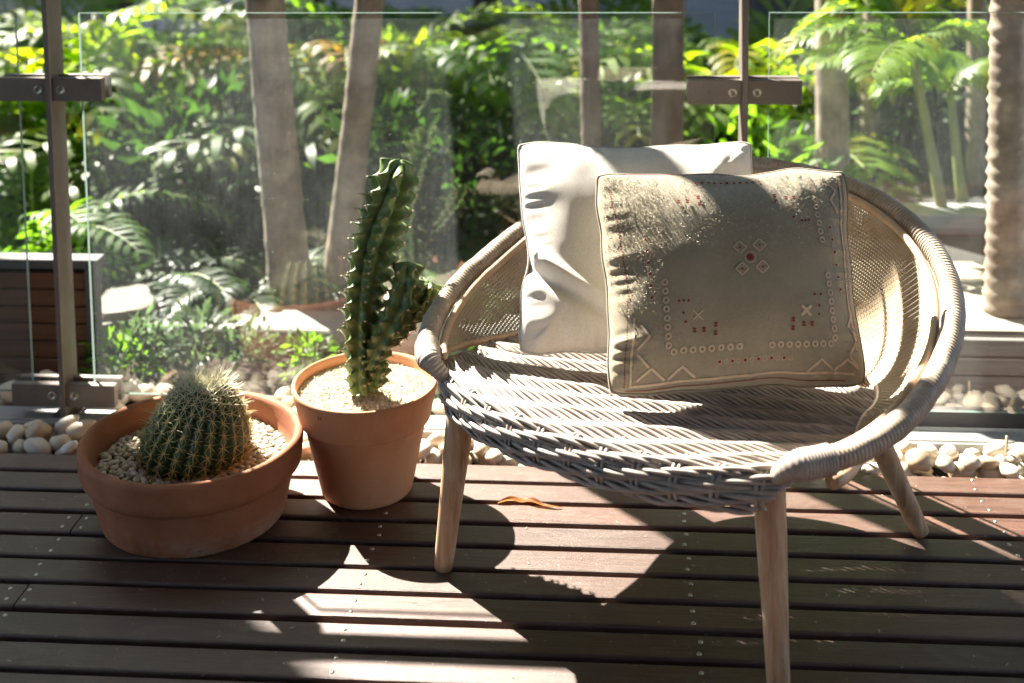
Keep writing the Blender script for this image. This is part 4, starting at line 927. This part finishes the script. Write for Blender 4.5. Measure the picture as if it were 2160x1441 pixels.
def build_ledge():
    t = thing('stone_ledge', 'pale stone garden ledge catching sun behind the glass at the trunk bases', 'ledge', (-.9, 3.33, -.16))
    x = -1.95; rr = random.Random(2)
    while x < .4:
        L = rr.uniform(.36, .52); b = MB(); b.box(x, x+L-.005, 3.25+rr.uniform(-.006, .006), 3.40, -.045, rr.uniform(-.004, .003), .005); b.build('coping_stone', M['pale_stone'], t, smooth=False); x += L
    b = MB(); b.box(-1.95, x, 3.275, 3.385, -.16, -.0455); b.build('ledge_base', M['concrete'], t, smooth=False)
    P = on_z(262, 664, .02); s = thing('stone_slab', 'white flat stone slab tilted up on the ledge at the left', 'stone', (P.x, P.y, 0))
    b = MB(); n = 28; ang = []
    for i in range(n):
        th = 2*math.pi*i/n; k = 1+.28*noise.noise(Vector((math.cos(th)*1.3, math.sin(th)*1.3, 4)))+.10*noise.noise(Vector((math.cos(th)*4, math.sin(th)*4, 9))); ang.append((.080*k*math.cos(th), .058*k*math.sin(th)))
    for k, z in ((1, 0), (1.04, .014), (.95, .026)):
        for i, (ax, ay) in enumerate(ang): b.v.append((P.x+ax*k, P.y+ay*k, .004+z+max(0, (ay+.09))*.38+.004*noise.noise(Vector((ax*30, ay*30, z)))))
    for j in range(2):
        for i in range(n): a = j*n+i; c = j*n+(i+1) % n; b.f.append((a, c, c+n, a+n))
    b.f.append(tuple(2*n+i for i in range(n))); b.f.append(tuple(range(n))[::-1]); b.build('slab', M['paving'], s, smooth=False)
build_ledge()

def build_slatted_box():
    Y = 3.02; x0 = on_y(-40, 600, Y).x; x1 = on_y(203, 600, Y).x; zt = on_y(0, 545, Y).z
    t = thing('slatted_screen', 'low brown slatted timber screen with grey frame behind the left post', 'screen', ((x0+x1)/2, Y+.02, -.16))
    for xa in (x0, x1-.03):
        for ya in (Y,): b = MB(); b.box(xa, xa+.03, ya, ya+.03, -.158, zt-.0255, .001); b.build('corner_post', M['charcoal'], t, smooth=False)
    b = MB(); b.box(x0-.008, x1+.008, Y-.006, Y+.045, zt-.025, zt, .002); b.build('top_frame', M['charcoal'], t, smooth=False)
    z = -.13
    while z < zt-.07:
        b = MB(); b.box(x0+.0305, x1-.0305, Y+.006, Y+.02, z, z+.042, .002); b.build('slat', M['brown_slat'], t, smooth=False); z += .046
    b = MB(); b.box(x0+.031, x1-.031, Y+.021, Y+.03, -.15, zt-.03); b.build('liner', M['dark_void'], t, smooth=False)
build_slatted_box()

def build_right_side():
    b = MB(); b.box(.42, 3.0, 2.802, 2.822, -.062, .024, .002); o = b.build('edging_board', M['charcoal'], smooth=False, origin=(1.7, 2.81, -.06)); tag(o, 'charcoal edging board under the right glass panel', 'edging')
    t = thing('timber_step', 'dark grey slatted timber step beyond the right glass panel', 'step', (1.7, 2.97, -.16))
    for i in range(4):
        b = MB(); b.box(.58, 3.2, 2.952+.003*(i % 2), 2.976, -.05+.0455*i, -.05+.0455*i+.041, .002); b.build('board', M['grey_timber'], t, smooth=False)
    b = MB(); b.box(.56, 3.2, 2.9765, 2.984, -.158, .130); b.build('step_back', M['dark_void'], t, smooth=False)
    Yb = 3.72; z1 = on_y(2000, 452, Yb).z; z0 = .136
    t = thing('concrete_bench', 'long pale grey concrete bench on the path at the right', 'bench', (1.9, Yb+.15, .135))
    b = MB(); b.box(.78, 3.0, Yb, Yb+.12, z1-.05, z1, .006); b.build('bench_seat', M['concrete'], t, smooth=False)
    b = MB(); b.box(.82, 3.0, Yb+.02, Yb+.10, z0, z1-.0505, .004); b.build('bench_base', M['concrete'], t, smooth=False)
    Q = on_y(2165, 560, 3.3); t = thing('white_planter', 'white angular planter cut off by the right edge beside the ringed trunk', 'planter', (Q.x+.06, 3.34, .135))
    b = MB(); x, y = Q.x+.055, 3.34
    for r_, z in ((.055, .136), (.062, .15), (.095, .34), (.098, .345), (.09, .345), (.085, .31)):
        for sx_, sy_ in ((-1, -1), (1, -1), (1, 1), (-1, 1)): b.v.append((x+sx_*r_, y+sy_*r_, z))
    for j in range(5):
        for i in range(4): a = j*4+i; c = j*4+(i+1) % 4; b.f.append((a, c, c+4, a+4))
    b.f.append((20, 21, 22, 23)); b.f.append((3, 2, 1, 0)); b.build('planter_body', M['render'], t, smooth=False)
    # charcoal wall added as dark backdrop for the shade behind the right-hand palms
    t = thing('shade_backdrop', 'charcoal building wall added for the dark shade behind the right palms', 'building', (3.2, 6, -.16))
    b = MB(); b.box(1.02, 6.2, 5.85, 9.0, -.158, 4.2); b.build('wall', M['charcoal'], t, smooth=False)
    for i, xw in enumerate((1.35, 2.25, 3.15)):
        b = MB(); b.box(xw, xw+.62, 5.835, 5.849, .15, 2.3); wdw = b.build('window', M['window'], t, smooth=False)
    b = MB(); b.box(.9, 6.4, 5.7, 9.2, 4.2005, 4.34); b.build('roof_slab', M['concrete'], t, smooth=False)
    t = thing('hotel_building', 'long dark building across the far side of the pool', 'building', (-4, 13, -.16))
    b = MB(); b.box(-22, 14, 13, 19, -.158, 10.4); b.build('wall', M['charcoal'], t, smooth=False)  # made taller than the view needs, to block low sky glow
    for i, fl in [(i, fl) for i in range(12) for fl in range(3)]:
        b = MB(); b.box(-14+i*2, -12.6+i*2, 12.98, 12.998, .2+3.3*fl, 2.4+3.3*fl); b.build('window', M['window'], t, smooth=False)
    t = thing('sky_block_porch', 'unseen house wall and white porch ceiling, added to cut the sky light', 'house', (0, -2, -.16))
    b = MB(); b.box(-4, 4, -2.3, -2.05, -.158, 3.0); b.build('wall', M['render'], t, smooth=False)
    b = MB(); b.box(-4, 4, -2.04, 2.9, 2.75, 2.95); b.build('sky_block_ceiling', M['render'], t, smooth=False)  # ceiling added and brought forward to block overhead sky
    for xw in (-2.6, .5):
        b = MB(); b.box(xw, xw+1.9, -2.048, -2.03, .0, 2.2); b.build('window', M['window'], t, smooth=False)
    # unseen block added at the left so its corner shades the deck there
    t = thing('added_shade_block', 'tall pale block added out of view at the left to shade the deck', 'building', (-9.5, 5.3, -.16))
    b = MB(); b.box(-14, -5.32, 3.6, 7.0, -.158, 11); b.build('wall', M['render'], t, smooth=False)
    for fl in range(3):
        for i in range(4):
            b = MB(); b.box(-12.9+i*1.95, -11.8+i*1.95, 3.585, 3.598, .9+fl*3.2, 2.6+fl*3.2); b.build('window', M['window'], t, smooth=False)
    b = MB(); b.box(-14.2, -5.32, 3.5, 7.0, 11.0005, 11.25); b.build('parapet', M['concrete'], t, smooth=False)
build_right_side()

# ---- palms
def frond(mb, base, az, L, rise, droop, nl, lw, ll, rr, st=None):
    """pinnate frond: rachis arcs up and out, paired narrow leaflets"""
    d = Vector((math.cos(az), math.sin(az), 0)); pts = []
    for i in range(nl+1):
        s = i/nl; pts.append(base+d*(L*(s*.55+.45*s*s)*math.cos(rise*.6))+Vector((0, 0, L*math.sin(rise)*(s-droop*s*s*s))))
    if st is not None: st.tube(pts, [.006*(1-.8*i/nl)+.001 for i in range(nl+1)], 4, cap=False)
    for i in range(2, nl+1):
        s = i/nl; t = (pts[i]-pts[i-1]).normalized(); side = t.cross(Vector((0, 0, 1))).normalized(); upv = side.cross(t)
        le = ll*math.sin(math.pi*min(1, .12+.83*s))**.6*rr.uniform(.85, 1.1)
        for sg in (-1, 1):
            a = (side*sg*1.0+t*(.55+.5*s)+upv*rr.uniform(.1, .4)).normalized(); w_ = (t-a*t.dot(a)).normalized()*lw*.5
            p0 = pts[i]; p1 = p0+a*le*.5; p2 = p0+a*le*.85+Vector((0, 0, -le*.16)); p3 = p0+a*le+Vector((0, 0, -le*.34))
            o = len(mb.v); mb.v += [tuple(p0-w_*.4), tuple(p0+w_*.4), tuple(p1+w_), tuple(p1-w_), tuple(p2+w_*.8), tuple(p2-w_*.8), tuple(p3)]
            mb.f += [(o, o+1, o+2, o+3), (o+3, o+2, o+4, o+5), (o+5, o+4, o+6)]
def palm_proto(seed, n, L, rise0, rise1, droop, h0=.0):
    rr = random.Random(seed); lf = MB(); st = MB()
    for i in range(n):
        az = 2.399*i+rr.uniform(-.3, .3); base = Vector((.05*math.cos(az), .05*math.sin(az), h0))
        frond(lf, base, az, L*rr.uniform(.75, 1.1), rr.uniform(rise0, rise1), droop*rr.uniform(.7, 1.2), 20, .026, .24*L, rr, st)
    return lf, st
def leaf_blob(seed, n, rx, rz, size, lowz=0.):
    rr = random.Random(seed); mb = MB()
    for i in range(n):
        d = Vector((rr.gauss(0, 1), rr.gauss(0, 1), rr.gauss(0, 1))).normalized(); k = rr.random()**.4
        lump = 1+.35*noise.noise(d*2+Vector((seed, 0, 0)))
        c = Vector((d.x*rx*k*lump, d.y*rx*k*lump, lowz+rz+d.z*rz*k*lump))
        a = (d+Vector((rr.gauss(0, .7), rr.gauss(0, .7), rr.gauss(0, .5)))).normalized(); n_ = a.orthogonal().normalized(); n_ = (Matrix.Rotation(rr.uniform(0, 6.28), 3, a) @ n_); s = size*rr.uniform(.6, 1.25)
        cup = a.cross(n_)*s*.07; o = len(mb.v)
        mb.v += [tuple(c), tuple(c+a*s*.5+n_*s*.2+cup), tuple(c+a*s), tuple(c+a*s*.5-n_*s*.2+cup)]; mb.f += [(o, o+1, o+2), (o, o+2, o+3)]
    return mb
def data_of(mb, mat, smooth=True):
    o = mb.build('src', mat, smooth=smooth); me = o.data; bpy.data.objects.remove(o); return me
PROTO = {}
def protos():
    for k, (s, n, L, r0, r1, dr) in {'palm_a': (1, 17, 1.0, .5, 1.35, .55), 'palm_b': (2, 14, .9, .35, 1.25, .7), 'fern': (3, 15, .55, .3, 1.0, .8)}.items():
        lf, st = palm_proto(s, n, L, r0, r1, dr); PROTO[k] = (lf, st)
    PROTO['bush_a'] = (leaf_blob(4, 900, .36, .26, .085), None); PROTO['bush_b'] = (leaf_blob(5, 700, .33, .3, .11), None); PROTO['shrub'] = (leaf_blob(6, 150, .17, .15, .085), None)
protos(); MESHC = {}
def plant(kind, mat, x, Y, scale, label, z=-.06, rot=0, cat='plant', X=None, group='garden plants beyond the glass'):
    X = on_y(x, 300, Y).x if X is None else X
    lf, st = PROTO[kind]
    if (kind, mat) not in MESHC: MESHC[kind, mat] = (data_of(lf, M[mat]), data_of(st, M['stem']) if st else None)
    a, b = MESHC[kind, mat]; name = {'palm': 'palm_clump', 'fern': 'fern', 'bush': 'leafy_bush', 'shrub': 'small_shrub'}[kind.split('_')[0]]
    t = thing(name, label, cat, (X, Y, z), group); t.rotation_euler = (0, 0, rot); t.scale = (scale,)*3
    inst(a, 'foliage', (0, 0, 0), t)
    if b is None:
        if 'twigs' not in MESHC:
            tw = MB(); rr = random.Random(6)
            for i in range(9): az = i*.7; tw.tube([(0, 0, 0), (.06*math.cos(az), .06*math.sin(az), .14), (.17*math.cos(az), .17*math.sin(az), .36)], [.008, .006, .003], 5)
            MESHC['twigs'] = data_of(tw, M['stem'])
        b = MESHC['twigs']
    inst(b, 'stem', (0, 0, 0), t, scale=(.6,)*3 if kind == 'shrub' else (1, 1, 1))
for i, a in enumerate([
    ('palm_a', 'leaf_lime', 150, 5.0, 1.1, 'yellow-green palm clump seen over the post at far left'),
    ('palm_b', 'leaf_lime', 345, 4.85, 1.05, 'bright lime palm clump left of the thickest pale trunk, nearest it'),
    ('palm_a', 'leaf_lime', 450, 5.05, 1.2, 'yellowing palm clump touching the left side of the thickest trunk'),
    ('bush_a', 'leaf_dark', 250, 4.5, .95, 'dark leafy bush above the stone slab at left'),
    ('bush_b', 'leaf_dark', 400, 4.2, .9, 'dark big-leaved bush just left of the thickest trunk foot'),
    ('palm_b', 'leaf_mid', 60, 3.85, .75, 'shaded green palm hanging over the brown slatted screen'),
    ('palm_b', 'leaf_mid', 530, 4.55, .8, 'mid green palm clump directly behind the thickest trunk'),
    ('palm_a', 'leaf_lime', 690, 5.0, 1.2, 'lime palm clump between the two converging pale trunks'),
    ('bush_a', 'leaf_mid', 690, 4.4, .9, 'green bush low between the two converging pale trunks'),
    ('palm_b', 'leaf_mid', 900, 4.7, .85, 'green palm clump just right of the slimmer converging trunk'),
    ('bush_b', 'leaf_dark', 880, 4.15, .85, 'dark bush behind the top of the column cactus'),
    ('palm_a', 'leaf_lime', 1080, 5.0, 1.05, 'tall bright lime palm clump left of the slim dark trunk'),
    ('palm_a', 'leaf_mid', 1140, 4.9, .8, 'green palm clump left of and below the slim dark trunk'),
    ('bush_a', 'leaf_dark', 1010, 4.05, .8, 'dark bush left of the white cushion beside its corner'),
    ('palm_b', 'leaf_lime', 1325, 4.9, 1.15, 'yellow-green palm clump between the two dark trunks'),
    ('bush_b', 'leaf_mid', 1190, 4.9, .9, 'green bush behind the left half of the white cushion'),
    ('palm_b', 'leaf_mid', 1480, 4.6, .85, 'green palm clump right of the thicker dark trunk'),
    ('palm_a', 'leaf_lime', 1640, 5.1, 1.1, 'lime palm clump behind the right railing post'),
    ('bush_b', 'leaf_mid', 1420, 4.8, .9, 'green bush at the foot of the thicker dark trunk'),
    ('bush_a', 'leaf_mid', 1600, 4.1, .9, 'green bush behind the right railing post'),
    ('palm_b', 'leaf_gold', 285, 5.08, 1.05, 'golden orange palm clump high at left above the clamp'),
    ('palm_a', 'leaf_gold', 735, 5.1, 1.1, 'golden palm clump at the top between the converging trunks'),
    ('palm_a', 'leaf_lime', 60, 5.05, 1.4, 'tall yellow-green palm at the top left corner'),
    ('palm_b', 'leaf_lime', 590, 5.05, 1.35, 'tall lime palm just right of the thickest trunk top'),
    ('palm_a', 'leaf_mid', 960, 5.08, 1.35, 'tall green palm at the top centre of the glass'),
    ('palm_b', 'leaf_lime', 1225, 5.05, 1.35, 'tall lime palm behind the slim dark trunk'),
    ('palm_a', 'leaf_lime', 1520, 5.05, 1.3, 'tall lime palm left of the right clamp'),
    ('bush_b', 'leaf_lime', 820, 4.75, 1.0, 'sunlit lime bush right of the slimmer converging trunk'),
    ('bush_a', 'leaf_lime', 1010, 4.7, 1.0, 'sunlit lime bush above the left rim of the chair'),
    ('bush_b', 'leaf_lime', 620, 4.8, .9, 'sunlit lime bush between the pale trunks at mid height'),
    ('bush_a', 'leaf_lime', 330, 4.6, .9, 'sunlit lime bush left of the thickest trunk at mid height'),
    ('fern', 'leaf_grey', 900, 3.68, .75, 'grey-green fern right of the column cactus above the ledge'),
    ('fern', 'leaf_dark', 480, 3.62, .75, 'dark fern on the ledge left of the thickest trunk'),
    ('fern', 'leaf_mid', 1010, 3.62, .7, 'green fern left of the chair rim above the ledge'),
    ('fern', 'leaf_dark', 330, 3.70, .8, 'dark fern behind the white stone slab'),
    ]): plant(*a, rot=i*1.7)
for i, a in enumerate([
    ('shrub', 'leaf_grey', 290, 3.08, .55, 'glossy small-leaved shrub below the white stone slab'),
    ('shrub', 'leaf_grey', 400, 3.12, .6, 'glossy shrub just above the spiny barrel cactus crown'),
    ('shrub', 'leaf_mid', 225, 3.0, .5, 'little green shrub at the glass edge by the lower left clamp'),
    ('shrub', 'leaf_mid', 640, 3.1, .4, 'small sparse shrub below the ledge left of the column cactus'),
    ('shrub', 'leaf_mid', 925, 2.97, .5, 'green shrub low between the tall pot and the chair'),
    ('shrub', 'leaf_grey', 520, 3.16, .4, 'thin grey shrub below the ledge under the thickest trunk'),
    ]): plant(*a, rot=i*1.3, z=-.07, group='small shrubs at the foot of the ledge')
def build_hedge():
    rr = random.Random(77); mb = MB()
    for i in range(9000):
        x, y = rr.uniform(-4.6, .75), rr.uniform(4.75, 5.15); z = -.05+rr.random()*(.12 if x < -1.3 else 1)*(.30+.22*noise.noise(Vector((x*1.6, y, 0))))
        a = Vector((rr.gauss(0, 1), rr.gauss(0, 1), rr.gauss(.2, .8))).normalized(); n_ = a.orthogonal().normalized(); n_ = Matrix.Rotation(rr.uniform(0, 6.28), 3, a) @ n_; s = rr.uniform(.05, .11); c = Vector((x, y, z)); o = len(mb.v)
        mb.v += [tuple(c), tuple(c+a*s*.5+n_*s*.2), tuple(c+a*s), tuple(c+a*s*.5-n_*s*.2)]; mb.f += [(o, o+1, o+2), (o, o+2, o+3)]
    o = mb.build('ground_cover', M['leaf_dark'], kind='stuff'); tag(o, 'dense dark undergrowth along the pool edge', 'undergrowth'); 
build_hedge()

def palm_tree(pts, r0, mat, label, ring=.05, rings=.06, crown=True, top=4.6, seed=0, group='palm trunks in the garden'):
    """pts: two (x px, y px, Y) points low and high on the trunk; it carries on upward along the same line"""
    a = on_y(*pts[0]); b = on_y(*pts[1]); d = (b-a)/(b.z-a.z); gz = pts[2] if len(pts) > 2 else -.06
    base = a+d*(gz-a.z); t = thing('palm_tree', label, 'palm tree', base, group); path = []; n = int((top-gz)/.012)
    for i in range(n+1):
        z = gz+(top-gz)*i/n; k = z-gz; path.append(base+Vector((d.x*k/(1+.12*k), d.y*k/(1+.12*k), k)))
    mb = MB()
    def rad(j, th):
        k = j*.012; x = k/ring+.9*noise.noise(Vector((k*4, seed, 0)))+.10*math.sin(th+seed)+.12*noise.noise(Vector((k*9, math.cos(th), seed))); x -= math.floor(x)
        return r0*(1+.22*math.exp(-k*9)-.05*k)*(1+rings*(1-x)**3)+r0*.05*noise.noise(Vector((k*5, math.cos(th)*1.5, math.sin(th)*1.5+seed)))
    mb.tube(path, rad, 18); mb.build('trunk', M[mat], t)
    if crown:
        lf = MB(); rr = random.Random(seed+50); tp = path[-1]
        for i in range(15): frond(lf, tp, 2.399*i, 1.5*rr.uniform(.8, 1.1), rr.uniform(.1, 1.1), 1.0, 22, .035, .36, rr)
        lf.build('crown', M['leaf_mid'], t)
palm_tree(((612, 600, 3.56), (556, 20, 3.56)), .060, 'trunk', 'thickest pale palm trunk leaning left, its lower half sunlit', .075, .05, seed=1)
palm_tree(((712, 600, 3.60), (787, 20, 3.60)), .046, 'trunk', 'slimmer pale palm trunk leaning right behind the column cactus', .07, .05, seed=2)
palm_tree(((1246, 240, 3.75), (1241, 10, 3.75)), .031, 'trunk_dark', 'slim dark ringed palm trunk above the white cushion', .06, .1, seed=3)
palm_tree(((1408, 240, 3.6), (1412, 10, 3.6)), .048, 'trunk_dark', 'thicker dark palm trunk above the white cushion', .09, .04, seed=4)
palm_tree(((1758, 420, 4.0), (1752, 10, 4.0), .135), .052, 'trunk', 'grey-brown palm trunk just right of the right clamp', .12, .02, seed=5)
palm_tree(((1832, 420, 4.5), (1842, 10, 4.5), .135), .032, 'trunk', 'thin palm trunk second to the right of the right clamp', .12, .02, seed=6)
palm_tree(((1905, 420, 4.7), (1890, 10, 4.7), .135), .036, 'trunk', 'thin greyish palm trunk behind the right palm frond', .12, .02, seed=7)
palm_tree(((2058, 420, 4.3), (2062, 10, 4.3), .135), .034, 'trunk', 'pinkish-brown thin palm trunk left of the strongly ringed trunk', .1, .03, seed=8)
palm_tree(((2120, 640, 3.12), (2128, 20, 3.12), .135), .044, 'trunk', 'strongly ringed palm trunk at the right edge with sunlit left side', .036, .20, seed=9)
def added_shade_tree(X, Y, z, r, label, seed):  # trees added for the shade their out-of-view crowns cast on the garden
    t = thing('added_shade_tree', label, 'tree', (X, Y, -.10), 'added shade trees beyond the pool')
    mb = MB(); mb.tube([(X, Y, -.10), (X+.03, Y, 1.2), (X-.02, Y+.03, z-r*.5), (X, Y, z+r*.3)], [.09, .07, .055, .03], 10)
    for i in range(6):
        a = i*1.05; mb.tube([(X, Y, z-r*.5), (X+r*.4*math.cos(a), Y+r*.4*math.sin(a), z), (X+r*.8*math.cos(a), Y+r*.8*math.sin(a), z+r*.25)], [.03, .02, .008], 5)
    mb.build('trunk', M['trunk_dark'], t)
    lf = leaf_blob(seed, 330, r, r*.62, .24, z-r*.62); lf.v = [(a+X, b+Y, c) for a, b, c in lf.v]; lf.build('crown', M['leaf_mid'], t)
for i, (X, Y, z, r) in enumerate([(-5.6, 8.0, 3.9, 1.15), (-4.35, 8.35, 4.0, 1.1), (-3.1, 7.75, 3.7, 1.05), (-2.0, 8.3, 4.1, 1.1), (-.75, 7.9, 3.8, 1.1), (.45, 8.1, 3.9, 1.1)]):
    added_shade_tree(X, Y, z, r, ['leftmost', 'second from left', 'third from left', 'third from right', 'second from right', 'rightmost'][i]+' of the tall trees added beyond the pool to shade the garden', 200+i)
def small_palm(pts, label, seed, fr_px):
    a = on_y(*pts[0]); b = on_y(*pts[1]); base = a+(b-a)*((.135-a.z)/(b.z-a.z)); t = thing('young_palm', label, 'palm tree', base, 'young palms at the right')
    mb = MB(); mb.tube([base.lerp(b, i/12) for i in range(13)], [.020-.0007*i for i in range(13)], 8); mb.build('stem', M['stem'], t)
    lf = MB(); rr = random.Random(seed); st = MB()
    for (az, L, rise, dr) in fr_px: frond(lf, b, az, L, rise, dr, 22, .022, .17, rr, st)
    lf.build('fronds', M['leaf_lime'], t); st.build('rachis', M['stem'], t)
small_palm(((1985, 430, 3.8), (1925, 110, 3.8)), 'young palm with arching bright fronds across the right glass panel', 5, [(3.3, .42, .5, .9), (2.8, .38, .9, .8), (.1, .36, .45, 1.1), (-.6, .3, .7, 1.0), (1.7, .4, 1.1, .6), (4.2, .4, .35, 1.0), (2.1, .35, 1.2, .5), (3.7, .36, .2, .9)])
small_palm(((2030, 430, 3.95), (2005, 200, 3.95)), 'second young palm, lower frond beside the strongly ringed trunk', 6, [(3.1, .22, .5, 1.0), (.0, .34, .55, 1.2), (.8, .3, .8, 1.0), (2.2, .25, 1.0, .7)])
plant('bush_b', 'leaf_grey', 1990, 4.6, .8, 'grey-leaved bush in shade behind the young palms at right', z=.136, rot=2)

# ================================================================ SMALL THINGS ON THE DECK
def build_small():
    a, b_ = on_z(1050, 1063), on_z(1185, 1066); t = thing('fallen_leaf', 'curled dry orange leaf lying on the sunlit boards under the chair', 'leaf', (a+b_)/2)
    mb = MB(); n = 24
    def lf(u, v):
        k = u; c = a.lerp(b_, k)+Vector((0, .012*math.sin(k*5), 0)); wd = .0135*math.sin(math.pi*min(1, .06+.9*k))**.8*(1-.55*k); q = (v-.5)*2
        return c+Vector((0, wd*q*.8, .0015+.0022*abs(math.sin(k*9))+wd*.5*q*q*(.6+.5*math.sin(k*13))))
    mb.grid(lf, n, 6); mb.build('blade', M['leaf_dry'], t)
    p = on_z(2118, 985, -.02); t = thing('twig', 'thin yellow twig standing up from the white pebbles at right', 'twig', p)
    mb = MB(); q = on_y(2124, 920, p.y); mb.tube([p+Vector((0, 0, -.02)), p.lerp(q, .5)+Vector((.002, 0, 0)), q], [.0018, .0022, .003], 6); mb.build('stalk', M['pole'], t)
build_small()
def build_debris():
    rr = random.Random(91); mb = MB()
    for _ in range(150):
        k = rr.randrange(0, 10); y = YD-k*PT+rr.uniform(.006, .058); x = rr.uniform(-1.3, 1.0); a = rr.uniform(0, 6.28); L = rr.choice((.0015, .002, .003, .006)); w_ = rr.uniform(.0005, .0012); o = len(mb.v)
        dx, dy = math.cos(a), math.sin(a); mb.v += [(x-dx*L, y-dy*L, .0012), (x+dy*w_, y-dx*w_, .002), (x+dx*L, y+dy*L, .0014), (x-dy*w_, y+dx*w_, .002)]; mb.f.append((o, o+1, o+2, o+3))
    tag(mb.build('deck_litter', M['fuzz'], smooth=False, kind='stuff'), 'fine pale crumbs and fibres scattered on the deck boards', 'litter')
build_debris()
